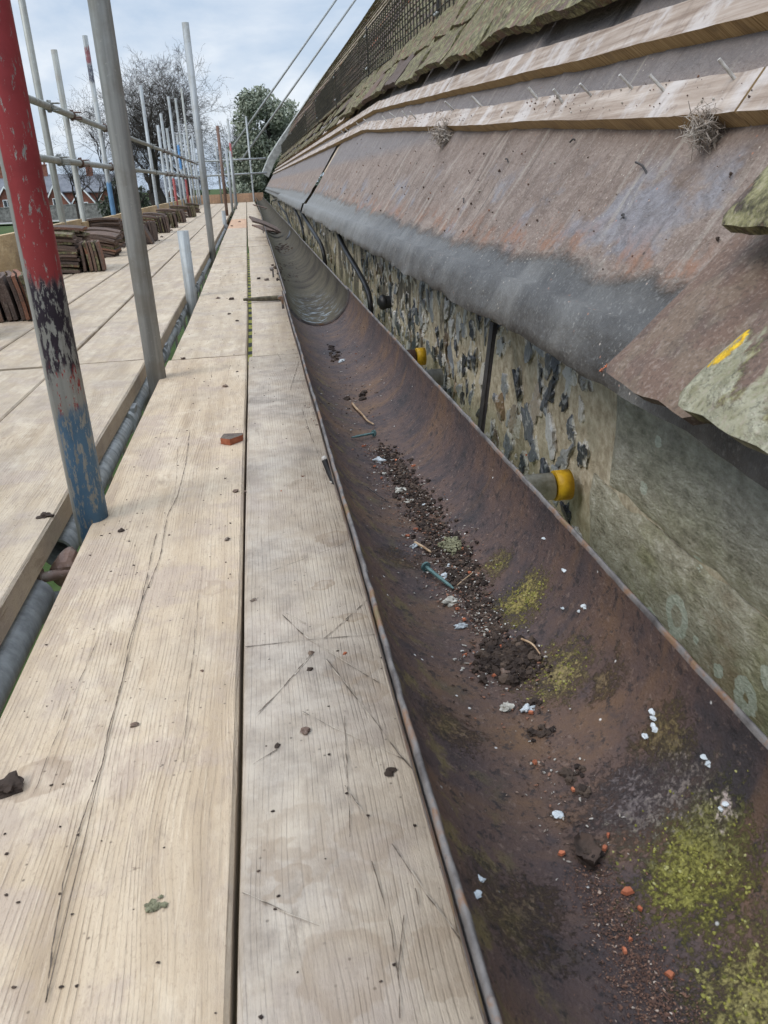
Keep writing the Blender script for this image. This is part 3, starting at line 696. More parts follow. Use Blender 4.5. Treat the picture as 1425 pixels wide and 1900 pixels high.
# tile covering: real overlapping tiles
mb = MB()
def tile_verts(x0, y0, y1, L, th, lift0, lift1, cam_, jit, nx=3, ny=4):
    top = []; bot = []
    for i in range(nx+1):
        u = i/nx; ra = []; rb = []
        for j in range(ny+1):
            v = j/ny; ys_ = y0+(y1-y0)*v
            base = S(x0+shift(ys_), ys_, 0)+UPS*(L*u)
            bz = bulge(base.x, ys_)-bulge(x0+shift(ys_), ys_)
            k = lift0+(lift1-lift0)*u+cam_*(1-(2*v-1)**2)+jit*nz(u*3+x0*40, v*2.5+y0*23)
            e = (.004 if y1-y0 < .2 else .011)*nz(v*(y1-y0)*36+y0*31, x0*17) if i < 2 else 0
            ra.append(base+Vector((0, 0, bz))+NRM*(k+th)+UPS*e); rb.append(base+Vector((0, 0, bz))+NRM*k+UPS*e)
        top.append(ra); bot.append(rb)
    return top, bot
def add_tile(mb, mi, *a, **k):
    top, bot = tile_verts(*a, **k); n = len(top[0]); q = len(mb.v); nx = len(top)
    mb.v += [tuple(p) for r in top for p in r]+[tuple(p) for r in bot for p in r]; o = nx*n
    def F(*f): mb.f.append(tuple(i+q for i in f)); mb.m.append(mi); mb.sm.append(False)
    for i in range(nx-1):
        for j in range(n-1):
            b = i*n+j; F(b+n, b+n+1, b+1, b); F(o+b, o+b+1, o+b+n+1, o+b+n)
    for j in range(n-1): F(j, j+1, o+j+1, o+j)
    for i in range(nx-1):
        F(i*n, o+i*n, o+i*n+n, i*n+n); e = i*n+n-1; F(e, e+n, o+e+n, o+e)
course = 0; x = .822
while x < 5.4:
    big = course < 2
    far_up = x > 1.6
    y = .3 if x < 1.5 else 5.0
    y -= .0825*(course % 2)
    while y < VERGE:
        wd = random.uniform(.34, .60) if big and y < 9 else (.30 if big else .165)
        y1 = min(y+wd-(random.uniform(.008, .020) if big else random.uniform(.002, .006)), VERGE)
        near = y < 7 and x < 1.3
        j_ = random.uniform(-.010, .010)*(1 if near else .6); first = course == 0
        if course < 2 and y > 7.0 and random.random() < .25: y += wd; continue
        mi = 1 if (random.random() < .8 and (course < 3 or near or far_up)) else (0 if random.random() < .72 else 1)
        if mi == 0 and random.random() < .025: mi = 2
        add_tile(mb, mi, x+j_-(.006 if first else 0), y, y1, (.26 if big else .20) if near else .14, .026 if big and near else .012, .018+random.uniform(0, .006)+(.012 if first else 0), .006, .004+random.uniform(0, .004), (.014 if big else .007) if near else .002, nx=(10 if big else 4) if near else 1, ny=(16 if big else 4) if near else 1)
        y += wd
    x += (.085 if course < 2 else .057)*(1 if x < 1.5 else 2); course += 1
ob = child(mb.build('tile_covering', [TILE, TILEM, ORANGE]), roof)
# deck under the tiles (blocks the light) and coping at the far verge
mb = MB(); rows = []
for i in range(31):
    yy = -.5+(VERGE+.5)*i/30; rows.append([S(q, yy, -.012) for q in (.56, .8, .95, 1.2, 1.4, 1.8, 2.3, 3, 3.9, 4.8, 5.6)])
mb.grid(rows, flip=True)
rows = [[S(5.6, yy, -.012), Vector((9.5, yy, 1.0))] for yy in (-.5, VERGE)]; mb.grid(rows, flip=True)
child(mb.build('deck', WOODG), roof)
mb = MB(); ra = []
for q, zq in ((.36, .30), (.60, .74), (.95, 1.18), (1.40, 1.70), (1.85, 2.22), (2.31, 2.76), (3.0, 3.5), (3.9, 4.48), (5.4, 6.1)):
    p = Vector((q, VERGE, zq)); ra.append([p+NRM*-.22, p, p+NRM*.03+Vector((0, .12, 0)), p+Vector((0, .5, 0)), p+NRM*-.22+Vector((0, .5, 0))])
mb.grid(ra, smooth=False); child(mb.build('verge_coping', COPE), roof)
# tiles left at the near end of the eaves
def loose_tile(x0, y0, wdt, L, th, lift0, lift1, m_, label, name='roof_tile', yaw=0, cam_=.008, jit=.004):
    mb = MB(); mid = S(x0, y0+wdt/2, lift0)
    top = []; bot = []; nx, ny = 14, 14
    R = Matrix.Rotation(yaw, 3, NRM)
    for i in range(nx+1):
        ra = []; rb = []
        for j in range(ny+1):
            u, v = i/nx, j/ny; rnd_ = .010*max(0, (abs(2*v-1)-.8)/.2)**2 if i < 3 else 0
            e = (.004*nz(v*5, y0*31)+rnd_*(1-i/3)) if i < 3 else 0
            se = .0025*nz(u*6, v > .5, y0*9) if j in (0, ny) else 0
            p = Vector((0, (v-.5)*wdt+se, 0))+UPS*(L*u+e); p = R @ p
            k = (lift1-lift0)*u+cam_*(1-(2*v-1)**2)+jit*nz(u*4, v*4, y0*20)
            q = mid+p+NRM*k; ra.append(q+NRM*th*(1-.25*(i == 0 or j in (0, ny)))); rb.append(q)
        top.append(ra); bot.append(rb)
    mb.grid(top, flip=True); mb.grid(bot)
    per = lambda g: g[0]+[r[-1] for r in g[1:]]+g[-1][::-1][1:]+[r[0] for r in g[::-1]][1:]
    mb.grid([per(top), per(bot)], smooth=False)
    o = mb.build(name, m_, loc=tuple(mid)); return tag(o, label, 'roof tile', 'tiles left on the near end of the eaves')
def at_corner(px, py, lift): 
    v = on_roof(px, py, lift); return (v-NRM*lift).x, v.y
def eaves_tile(px, py, wdt, L, th, lift0, lift1, m_, label, **k):
    x0, yl = at_corner(px, py, lift0+th); return loose_tile(x0, yl-wdt, wdt, L, th, lift0, lift1, m_, label, **k)
def on_tile(px, py):
    x0, yl = at_corner(1236, 742, .094); lf = .094
    for _ in range(8):
        v = on_roof(px, py, lf); u = ((v-NRM*lf).x-x0)*1.745/.25; lf = .078+.016-.048*u+.004
    return on_roof(px, py, lf)
TILEL = material('yellow spotted lichened tile', m_tile, .8, .95, [(on_tile(px, py), r_) for px, py, r_ in ((1330, 674, .008), (1344, 660, .010), (1358, 648, .0095), (1372, 634, .009), (1380, 622, .006))])
T1 = eaves_tile(1110, 690, .172, .25, .016, .050, .004, TILEB, 'bare dark brown clay eaves tile with one orange chipped corner, on the grey apron')
T2 = eaves_tile(1236, 742, .175, .25, .021, .078, .030, TILEL, 'pale lichen covered clay tile with a yellow patch, lowest at the right end of the eaves')
T3 = eaves_tile(1318, 418, .170, .22, .015, .075, .050, TILEM, 'dark green mossy clay tile overhanging the bare brown eaves tile')

def patch(on, parent, pts, r, m_, name, n=60, sq=(1, 1, .35)):
    mb = MB()
    for _ in range(n):
        k = random.random()*(len(pts)-1); i = int(k); q = pts[i].lerp(pts[i+1], k-i)
        mb.lump(q+Vector([random.gauss(0, r*.5) for _ in range(3)])*.8, r*random.uniform(.3, .7), 1, .4, sq)
    return child(mb.build(name, m_), parent)
lf = .078+.016+.004
#patch(None, T2, [on_roof(1312, 655, lf), on_roof(1330, 632, lf), on_roof(1356, 606, lf)], .0026, LICHY, 'lichen_patch', 260)
patch(None, T1, [on_roof(1112, 690, .063), on_roof(1122, 682, .062), on_roof(1128, 676, .062)], .0016, ORANGE, 'chipped_corner', 26)

# ================================================================== SNOW GUARD
guard = empty('snow_guard', (.95, 3, .7), 'long black wire mesh snow guard on posts along the mossy tiles', 'snow guard')
def GB(y): return .735+(-.11*max(0, 7-y)/4.5 if y < 7 else 0)
def GT(y): return 1.012+.01*nz(y*.8)
mb = MB(); y = 2.2; k = 0; r = .0040
dy = .085
while y < 25.5:
    bend = .006*nz(y*2, 5)
    mb.tube([(.95+bend, y, GB(y)), (.95-bend, y+.006*nz(y*5), GT(y))], r if y < 14 else r*1.3, 4, cap=False, smooth=False); y += dy if y < 12 else dy*2
for j in range(7):
    pts = []
    for i in range(120):
        yy = 2.2+23.3*i/119; pts.append((.953+.004*nz(yy*1.7, j), yy, GB(yy)+(GT(yy)-GB(yy))*j/6+.004*nz(yy*2.3, j*3)))
    mb.tube(pts, r*(1.4 if j in (0, 6) else 1.0), 4, cap=False, smooth=False)
child(mb.build('wire_mesh', WIRE), guard)
for q in [6.85+2.5*i-2.5 for i in range(9)]:
    mb = MB(); mb.box((.962, q, (GB(q)+GT(q))/2+.01), (.008, .030, GT(q)-GB(q)+.06)); mb.box((.985, q, GB(q)-.03), (.10, .03, .006), Matrix.Rotation(-.95, 3, 'Y'))
    po = child(mb.build('post', IRON), guard)
    for zc in (GB(q)+.045, GT(q)-.025):
        for s_ in (-1, 1):
            mb = MB(); mb.lump((.951, q+s_*.024, zc), .0085, 1, .05); o = mb.build('clip', GALVB); o.parent = po; o.location -= guard.location+po.location

# ================================================================== GUTTER
gut = empty('gutter', (GXC, 0, GZ-GR), 'large half round rusty cast iron gutter running along the church eaves', 'gutter')
def gsec(y0, y1, r, th, dz, m_, n, name='gutter_section', lipw=.0042):
    mb = MB(); ins = []; lipl = []; outs = []; lipr = []
    NS = 40
    for i in range(n+1):
        yy = y0+(y1-y0)*i/n; w_ = .0016*nz(yy*(3.2 if m_ is GUT else .8), r*40)
        def pt(a, rr): return Vector((GXC+w_+rr*math.cos(a), yy, GZ+dz+rr*math.sin(a)))
        ins.append([pt(math.pi+math.pi*k/NS, r+(.0009*nz(yy*26, k*.9)+.0006*nz(yy*70, k*2.2))*(1 if m_ is GUT else .0)) for k in range(NS+1)])
        outs.append([pt(math.pi+math.pi*k/NS, r+th) for k in range(NS+1)])
        j = .0008*nz(yy*31, 4); j2 = .0011*nz(yy*42, 8)
        a0 = ins[-1][0]; b0 = outs[-1][0]; a1 = ins[-1][-1]; b1 = outs[-1][-1]
        lipl.append([a0, a0+Vector((-.0005+j2, 0, .003+j)), a0+Vector((-lipw*.5, 0, .0045+j)), a0+Vector((-lipw+j2, 0, .003)), b0+Vector((-lipw+th, 0, -.006)), b0+Vector((0, 0, -.008))])
        lipr.append([a1, a1+Vector((.0005+j2, 0, .003+j)), a1+Vector((lipw*.5, 0, .0045+j)), a1+Vector((lipw+j2, 0, .003)), b1+Vector((lipw-th, 0, -.006)), b1+Vector((0, 0, -.008))])
    mb.grid(ins, 0, True, True); mb.grid(outs, 0, True, False); mb.grid(lipl, 1, True, False); mb.grid(lipr, 1, True, True)
    for q, fl in ((0, False), (-1, True)):
        vs = ins[q]+outs[q]; k = NS+1; mb.add(vs, [((a, a+1, k+a+1, k+a) if fl else (k+a, k+a+1, a+1, a)) for a in range(NS)], 1)
    return child(mb.build(name, [m_, LIP]), gut)
gsec(-.35, 2.75, GR, .006, 0, GUT, 260)
gsec(2.63, 5.5, GR-.0055, .006, .002, GUTF, 120)
gsec(5.52, 8.6, GR-.002, .006, .001, GUTF, 60); gsec(8.5, 13, GR-.006, .006, .001, GUTF, 50); gsec(13.02, 19, GR-.003, .006, 0, GUTF, 30); gsec(18.9, 25, GR-.006, .006, 0, GUTF, 20)
# iron stays fixing the gutter to the wall
mb = MB(); a = on_x(917, 598, .478); b = on_x(891, 812, .415)
dr = (Vector(b)-Vector(a)); dr.normalize(); b = Vector(a)+dr*.30
sx_ = Vector((0, 1, 0)); v_ = dr.cross(sx_).normalized()
R = Matrix((sx_, v_, dr)).transposed(); mb.box((Vector(a)+b)/2, (.024, .010, (b-Vector(a)).length), R, jit=.0012)
tag(mb.build('gutter_stay', IRON, loc=tuple(b)), 'flat black iron stay standing between the flint wall and the gutter', 'bracket')

# ================================================================== SCAFFOLD BOARDS
def drift(y): return -.0062*max(0, y-3)
def board(x0, x1, y0, y1, m_, label, top=ZB, group='scaffold boards', th=.038, tilt=0, n=None, drop=0):
    n = n or max(6, int((y1-y0)*9)); mb = MB(); secs = []
    c = .0035; sd_ = random.uniform(0, 99)
    for i in range(n+1):
        u = i/n; yy = y0+(y1-y0)*u; dd = drift(yy)
        l = x0+dd+.0016*nz(yy*2.2, sd_)+.0009*nz(yy*17, sd_); r_ = x1+dd+.0016*nz(yy*2.2, sd_+9)+.0009*nz(yy*17, sd_+5)
        tp = top+tilt*u+.0015*nz(yy*1.4, sd_+3)
        cr = .0012*nz(yy*33, sd_+7)
        row = [(l, yy, tp-th), (l, yy, tp-c), (l+c, yy, tp+cr*.3)]+[(l+(r_-l)*q, yy, tp+.0012*nz(q*5, yy*1.1, sd_)) for q in (.15, .3, .5, .7, .85)]+[(r_-c+cr, yy, tp+cr*.3), (r_, yy, tp-c), (r_, yy, tp-th)]
        secs.append([Vector(p) for p in row])
    mb.grid(secs, 0, False, True)
    mb.grid([[s_[0], s_[-1]] for s_ in secs], 0, False, False)
    mb.add(secs[0], [tuple(range(len(row)))]); mb.add(secs[-1], [tuple(reversed(range(len(row))))])
    o = mb.build('scaffold_board', m_, loc=(0, 0, 0))
    return tag(o, label, 'scaffold board', group)
# run beside the gutter (each board is its own thing)
bA = board(-.283, -.0600, -.4, 2.318, WOOD_A, 'pale nearest scaffold board with one long crack, left of the dark gap')
bB = board(-.0557, .170, -.4, 2.285, WOOD_B, 'grey scratched scaffold board partly under the near gutter edge')
CUT = material('dirt in a cut', m_plain, (.06, .045, .034), (.13, .10, .075), 300, .95); RAW = material('raw scratched wood', m_plain, (.36, .30, .235), (.48, .41, .33), 200, .9)
def ribbon(parent, strokes, w0, name, m_, seed, wob=.0012, h=.0012, thin=.12, brk=0.):
    for q_, segs in enumerate(strokes):
        sd_ = seed+q_*3.7; mb = MB(); rows = []; acc = 0
        for (a, b) in segs:
            a, b = Vector(a+(0,)), Vector(b+(0,)); L = (b-a).length; n = max(2, int(L/.0025)); dr = (b-a)/L; nr = Vector((-dr.y, dr.x, 0))
            for i in range(n if (a, b) != segs[-1] else n+1):
                p = a.lerp(b, i/n); q = acc+L*i/n
                p += nr*(wob*nz(q*22, sd_)+wob*.5*nz(q*90, sd_)); g = nz(q*40, sd_+9)+.5*nz(q*95, sd_+4)
                w = w0*max(thin, (.6+.9*nz(q*60, sd_+5)+.5*nz(q*210, sd_+2))*(1 if g > brk else .15))
                rows.append([p+nr*w*.5+Vector((0, 0, ZB+h)), p-nr*w*.5+Vector((0, 0, ZB+h))])
            acc += L
        mb.grid(rows, smooth=False); o = mb.build(name, m_); o.parent = parent
ribbon(bA, [crA[:14], crA[14:]], .0013, 'crack', CUT, 1, brk=-.9)
ribbon(bA, [poly((330, 830), (327, 900), (316, 950)), poly((375, 1050), (362, 1170), (352, 1280), (340, 1420)), poly((180, 1190), (120, 1330), (60, 1480))], .0006, 'crack', CUT, 4, brk=-.2)
ribbon(bB, stB, .0013, 'scratch', RAW, 2, h=.0011); ribbon(bB, stB, .0012, 'scratch', CUT, 3, h=.0014, thin=.12, brk=-.1)
ribbon(bB, crB, .0009, 'crack', CUT, 6, brk=-.4)
ribbon(bB, [poly((505, 1060), (560, 1040), (640, 1010)), poly((470, 1420), (520, 1390)), poly((560, 760), (610, 900)), poly((690, 1600), (720, 1700), (745, 1850)), poly((820, 1610), (850, 1740)), poly((600, 925), (560, 950))], .0009, 'scratch', CUT, 8, brk=-.1)
board(-.275, -.062, 2.326, 6.70, WOOD, 'second pale board of the gutter run, with scattered clay crumbs', group='far scaffold boards')
board(-.046, .165, 2.293, 6.68, WOODG, 'second board under the gutter edge, crossed by a dark wooden stake', group='far scaffold boards')
board(-.278, -.063, 6.708, 9.7, WOODG, 'third board along the gutter, before the pink dusted one', group='far scaffold boards')
board(-.278, -.063, 9.708, 12.3, WOODP, 'board dusted pink by clay near the far end of the gutter run', group='far scaffold boards')
board(-.278, -.063, 12.308, 24, WOOD, 'last board of the gutter run, reaching the far end', group='far scaffold boards')
board(-.052, .165, 6.688, 10.9, WOOD, 'third board under the gutter edge, just past the wooden stake', group='far scaffold boards')
board(-.052, .165, 10.908, 24, WOODG, 'last board under the gutter edge, reaching the far end', group='far scaffold boards')
edges = [(-.585, -.343), (-.838, -.591), (-1.092, -.844), (-1.345, -1.098)]
lab = ['nearest the gap', 'second from the gap', 'third from the gap', 'against the toe boards under the clay tiles']
for i, (a, b) in enumerate(edges):
    board(a, b, -.2 if i else -.2, 2.34-.0*i, WOOD if i != 1 else WOODG, 'near board of the left platform, %s' % lab[i], top=ZB+(.003 if i == 0 else 0), group='left platform boards')
    y0 = 2.36
    for k, y1 in enumerate((6.9+.22*(i % 2), 11.0-.3*(i % 2), 15.2, 24)):
        board(a+.004, b, y0, y1, (WOOD, WOODG, WOOD, WOODG)[(i+k*2) % 4] if k else WOOD, '%s board of the left platform, %s' % (('second', 'third', 'fourth', 'farthest')[k], lab[i]), group='left platform boards', top=ZB-.001*k)
        y0 = y1+.008
# added boards far below, put in so the gaps above look dark
for i in range(6):
    x_ = -1.38+.235*i; mb = MB(); mb.box((x_+.1125, 11.8, -2.42), (.225, 25, .038), jit=.002)
    tag(mb.build('scaffold_board', WOODG), 'added board far below the platform, keeping the gaps dark', 'scaffold board', 'added boards darkening the gaps')
# toe boards on edge
for k, (y0, y1) in enumerate(((-.2, 4.35), (4.30, 7.25), (7.2, 9.6), (9.55, 13.2), (13.15, 17.5), (17.45, 24))):
    mb = MB(); n = 12; rows = []
    for i in range(n+1):
        yy = y0+(y1-y0)*i/n; xx = -1.366-.02*(k % 2)+drift(yy)*.6; h = .222+(.025 if k == 1 else 0)
        rows.append([Vector((xx, yy, ZB)), Vector((xx, yy, ZB+h+.002*nz(yy*3))), Vector((xx-.036, yy, ZB+h)), Vector((xx-.036, yy, ZB))])
    mb.grid(rows, smooth=False); mb.add(rows[0], [(0, 1, 2, 3)]); mb.add(rows[-1], [(3, 2, 1, 0)])
    tag(mb.build('toe_board', WOODY), ('near pale yellow toe board at the left picture edge', 'toe board behind the large flat tile stack', 'toe board behind the leaning tiles and grey pole', 'toe board past the blue pole', 'toe board behind the far tile stacks', 'farthest toe board along the left platform')[k], 'toe board', 'toe boards along the platform')
mb = MB(); mb.box((-.76, 24.15, ZB+.115), (2.1, .04, .23))
tag(mb.build('end_board', WOODP), 'brown board closing the far end of the scaffold', 'toe board')

# ================================================================== SCAFFOLD TUBES
R0 = .02415
def pole(x, y, z0, z1, m_, label, group=None, r=R0, name='scaffold_pole', lean=(0, 0)):
    mb = MB(); mb.hollow((0, 0, z0-ZB), (lean[0], lean[1], z1-ZB), r, r-.004, 24)
    o = mb.build(name, m_); o.location = (x, y, ZB); return tag(o, label, 'scaffold pole', group)
PM1 = material('red navy and blue painted steel', m_galv, (.30, .315, .31), [(.345, 2.6, RED, .70), (.225, .35, (.028, .022, .04), .50), (.15, .235, (.33, .03, .03), .22), (-.2, .16, BLUE, .54)], (1., -.62, -.006))
pole(-.285, 1.155, ZB-.35, 1.6, PM1, 'nearest scaffold pole, painted red above, navy and then blue at its foot', 'inner scaffold poles')
pole(-.290, 2.10, ZB-.35, 2.2, GALV, 'grey galvanised pole second from the camera, running out of the top', 'inner scaffold poles')
pole(-.315, 3.75, ZB-.3, -.173, GALVB, 'short cut off grey pole stub rising from the gap between platforms', 'inner scaffold poles')
pole(-.343, 6.46, ZB-.3, 1.04, GALV, 'tall grey pole beyond the short stub, with its top in view', 'inner scaffold poles')
pole(-.385, 10.9, ZB-.3, ZB+.16, GALV, 'short grey stub beyond the tall grey pole', 'inner scaffold poles')
pole(-.44, 14.0, ZB-.3, .86, RUSTY, 'brown rusty pole beyond the tall grey pole', 'inner scaffold poles')
pole(-.40, 16.2, ZB-.3, .62, GALV, 'grey pole just behind the brown rusty pole', 'inner scaffold poles')
pole(-.36, 17.5, ZB-.3, .62, GALVB, 'pale pole right of the brown rusty pole', 'inner scaffold poles')
PMF = material('red and blue banded steel', m_galv, (.30, .31, .305), [(1.05, 1.35, (.36, .10, .10), .75), (.0, .30, BLUE, .9)])
pole(-.40, 20.5, ZB-.3, 1.40, PMF, 'farthest inner pole with a pink band and a blue foot', 'inner scaffold poles')
# outer row
PO3 = material('blue footed steel', m_galv, (.27, .28, .275), [(-.2, .53, BLUE, .95), (1.58, 1.72, (.16, .05, .055), .6), (1.42, 1.57, (.04, .04, .055), .55)])
POR = material('red footed steel', m_galv, (.27, .28, .275), [(-.2, .62, (.30, .06, .055), .7)])
POB = material('blue banded steel', m_galv, (.27, .28, .275), [(.80, 1.25, (.06, .18, .36), .8)])
outer = [(6.62, 2.6, GALVW, 'outer pole nearest the red pole, running out of the top'), (7.42, 1.03, GALVW, 'outer pole with its cut top level with the cloud, second from the red pole'),
         (9.0, 1.36, PO3, 'outer pole with a blue foot and a dark red band near its top'), (13.1, 1.36, GALV, 'outer pole against the bare tree trunks, right of the large grey pole'),
         (14.8, .95, GALV, 'short outer pole behind the bare tree trunk'), (15.6, 1.18, GALVB, 'pale outer pole between two short ones'), (16.4, 1.0, POR, 'first outer pole with a red foot'),
         (17.6, 1.62, GALV, 'tall outer pole right of the red footed pole'), (18.5, 1.0, POB, 'outer pole with a bright blue band'), (19.4, 1.75, POR, 'tall red footed outer pole near the far end'),
         (20.6, 1.15, GALV, 'grey outer pole near the far end'), (21.6, 2.15, GALVW, 'tallest thin outer pole near the far end'), (22.8, 1.1, GALV, 'last short outer pole before the end rails'), (23.7, 1.3, GALV, 'corner pole where the end rails begin')]
for y, z1, m_, l in outer: pole(-1.42, y, -2.6, z1, m_, l, 'outer scaffold poles')
def coupler_mb(mb, c, along):
    c = Vector(c); al = Vector(along)
    u = Vector((0, 0, 1)); v = al.cross(u)
    for off in (-.0, ):
        ring = [c+(u*math.cos(q)+v*math.sin(q))*.0285 for q in [2*math.pi*k/14 for k in range(15)]]
        for e in (-.018, .018): mb.tube([p+al*e for p in ring], .0042, 5, cap=False)
        mb.tube([p for p in ring], .005, 5, cap=False)
    pc = c+v*.048
    ring = [pc+(al*math.cos(q)+v*math.sin(q))*.0285 for q in [2*math.pi*k/14 for k in range(15)]]
    for e in (-.018, .018): mb.tube([p+u*e for p in ring], .0045, 5, cap=False)
    mb.tube([c+u*.034-al*.02, c+u*.036+al*.055], .006, 6); mb.box(c+u*.034+al*.05, (.018, .018, .016)); mb.box(c-u*.034, (.02, .05, .012))
    mb.tube([pc-u*.03-v*.035, pc-u*.03+v*.03], .006, 6)
def rail(zc, label, x=-1.372, y0=-.3, y1=23.7, ys=()):
    g = empty('guard_rail', (x, y0, zc), label, 'scaffold rail', 'guard rails')
    seg_ = [y0, 4.9, 10.6, 16.8, y1]
    for a, b in zip(seg_[:-1], seg_[1:]):
        mb = MB(); mb.hollow((x+drift(a)*.3, a, zc+.01*nz(a)), (x+drift(b)*.3, b, zc+.01*nz(b)), R0, R0-.004, 16); child(mb.build('tube', GALVW), g)
    for k, y in enumerate(ys):
        mb = MB(); coupler_mb(mb, (x+drift(y)*.3, y+.045, zc), (0, 1, 0)); child(mb.build('coupler', RUSTY if k % 3 else GALVW), g)
YS = [o[0] for o in outer]
rail(.575, 'upper scaffold guard rail along the left, clamped to the outer poles', ys=YS)
rail(.222, 'lower scaffold guard rail along the left, clamped to the outer poles', ys=YS)
for zc, l in ((.62, 'upper rail across the far end of the scaffold'), (.26, 'lower rail across the far end of the scaffold')):
    mb = MB(); mb.hollow((-1.45, 23.9, zc), (.45, 23.9, zc+.015), R0, R0-.004, 12); o = mb.build('end_rail', GALVB); tag(o, l, 'scaffold rail', 'end rails')
pole(.02, 24.0, -2.6, 1.68, GALVB, 'pale pole standing mid way along the far end rails', 'end poles')
pole(-.86, 24.0, ZB, 1.1, GALVB, 'thin pale pole at the far end, left of the brown pole', 'end poles')
for px0, py0, px1, py1, l in ((424, 284, 640, -24, 'left of two pale sloping tubes rising past the trees'), (446, 300, 676, -24, 'right of two pale sloping tubes rising past the trees')):
    mb = MB(); a = on_y(px0, py0, 24.1); b = on_y(px1, py1, 24.1); mb.hollow(a, b, R0*1.15, R0*.9, 12); tag(mb.build('sloping_tube', GALVB, loc=tuple(a)), l, 'scaffold tube', 'sloping tubes')
# tube in the gap with its joint sleeves
mb = MB(); mb.hollow((-.357, -.6, -.522), (-.357, 1.06, -.522), .0252, .021, 24)
led = empty('ledger_tube', (-.318, 0, -.535), 'grey steel tube lying in the gap below the nearest boards', 'scaffold tube', 'ledger tubes')
child(mb.build('tube', GALV), led)
mb = MB(); mb.lump((-.318, 1.105, -.508), .030, 2, .12, (.8, 1, 1)); child(mb.build('coupler', RUSTY), led)
mb = MB(); mb.tube([(-.36, 1.07, -.502), (-.305, 1.085, -.502)], .008, 8); mb.box((-.352, 1.072, -.502), (.012, .022, .02)); child(mb.build('bolt', RUSTY), led)
led = empty('ledger_tube', (-.318, 1.2, -.52), 'long grey steel tube in the gap past the red pole, with sleeve joints', 'scaffold tube', 'ledger tubes')
mb = MB(); mb.hollow((-.357, 1.2, -.522), (-.405, 12, -.520), R0, .02, 24); child(mb.build('tube', GALVB), led)
for y, m_, L in ((1.92, GALVB, .10), (2.75, GALV, .10), (3.25, GALVB, .08), (3.45, PO3, .05), (4.6, GALV, .12), (5.2, GALV, .1)):
    mb = MB(); xx = -.356-.0045*(y-1.2); mb.hollow((xx, y, -.517), (xx, y+L, -.517), .0305, .02, 20); mb.box((xx+.012, y+L/2, -.492), (.03, L*.5, .012)); child(mb.build('sleeve', m_), led)
# banded edge seen in the slot between the boards
mb = MB(); mb.box((-.062, 4.4, -.492), (.05, 4.2, .006)); tag(mb.build('banded_strip', TAPED), 'yellow and black banded strip seen down the slot between boards', 'strip')
# cross tubes under the boards
for y in (1.21, 2.45, 4.3, 6.8, 9.5):
    mb = MB(); mb.hollow((-1.6, y-.07 if y == 1.21 else y, -.585), (-.2, y-.07 if y == 1.21 else y, -.585), R0, R0-.004, 16)
    tag(mb.build('cross_tube', GALV), 'steel cross tube carrying the boards from below', 'scaffold tube', 'cross tubes below the boards')
# tie tubes stopped against the wall
def tie(px, py, x1, cap_, label, m_, y_=None):
    r = ray(px, py); k = x1/r[0]; y = r[1]*k; z = r[2]*k
    o = empty('tie_tube', (x1, y, z), label, 'scaffold tube', 'tubes stopped against the wall')
    mb = MB(); mb.hollow((x1-.55, y-.01, z), (x1+(-.028 if cap_ else .012), y, z), R0, R0-.004, 24); child(mb.build('tube', m_), o)
    if cap_:
        mb = MB(); mb.hollow((x1-.024, y, z), (x1+.004, y, z), .0272, .001, 26); child(mb.build('end_cap', YELLOW), o)
tie(1052, 899, .500, True, 'nearest grey tie tube with a yellow end cap, against the flint wall', TIEG)
PT = material('red painted tie steel', m_galv, (.2, .12, .1), [(-.2, .2, (.20, .03, .025), .9)])
tie(786, 661, .482, True, 'red tie tube with a yellow end cap, farther along the wall', PT)
tie(812, 700, .478, False, 'plain grey tie tube without a cap, between the two yellow capped ones', GALV)
mb = MB(); c = on_x(711, 561, .492); mb.lump(c, .031, 3, .03, (.75, 1, 1), smooth=True); mb.tube([c, c+Vector((.06, 0, 0))], .026, 16)
tag(mb.build('plugged_pipe', CABLE, loc=tuple(c)), 'round black plugged pipe end sticking out of the wall', 'pipe')

# ================================================================== CABLES, STAKES AND RODS BY THE GUTTER
def cable(pts, r, label):
    mb = MB(); mb.tube(spline(pts, 8), r*1.25, 9); tag(mb.build('cable', CABLE, loc=tuple(pts[0])), label, 'cable', 'black cables hanging from the eaves')
def cx(px, py, x): return on_x(px, py, x)
cable([cx(640, 424, .42), cx(630, 424, .40), cx(628, 434, .405), cx(640, 462, .42), cx(668, 510, .44), cx(684, 545, .45), cx(688, 580, .45), cx(688, 610, .45)], .0095, 'thickest black cable hanging from the grey apron beside the black plug')
cable([cx(566, 384, .42), cx(557, 384, .40), cx(561, 396, .41), cx(578, 425, .42), cx(596, 455, .44), cx(603, 485, .45), cx(603, 500, .45)], .0115, 'black cable hanging below the flap end of the near apron')
cable([cx(551, 372, .44), cx(544, 374, .42), cx(546, 386, .42), cx(555, 405, .43), cx(563, 435, .44), cx(563, 452, .44)], .009, 'thin black cable hanging left of the apron flap end')
cable([cx(525, 371, .44), cx(516, 374, .42), cx(520, 383, .42), cx(530, 396, .43), cx(536, 412, .40), cx(540, 424, .30), cx(536, 440, .25), cx(524, 455, .20)], .010, 'black cable looping over the back of the gutter into it')
cable([cx(512, 371, .44), cx(504, 374, .42), cx(505, 385, .42), cx(512, 395, .43), cx(516, 402, .43)], .010, 'short black cable loop near the far eaves')
mb = MB(); a = Vector((.073, 1.19, -.425)); pts = spline([a, (.052, 1.215, -.405), (.040, 1.265, -.372), (.0345, 1.30, -.352)], 6)
pts = spline([Vector(on_y(650, 950, 1.16)), Vector(on_y(632, 912, 1.19)), Vector(on_y(616, 884, 1.21)), Vector(on_y(603, 852, 1.225))], 6)
mb.tube(pts, .0062, 12); mb.lump(pts[-1], .0062, 2, .02, mi=1)
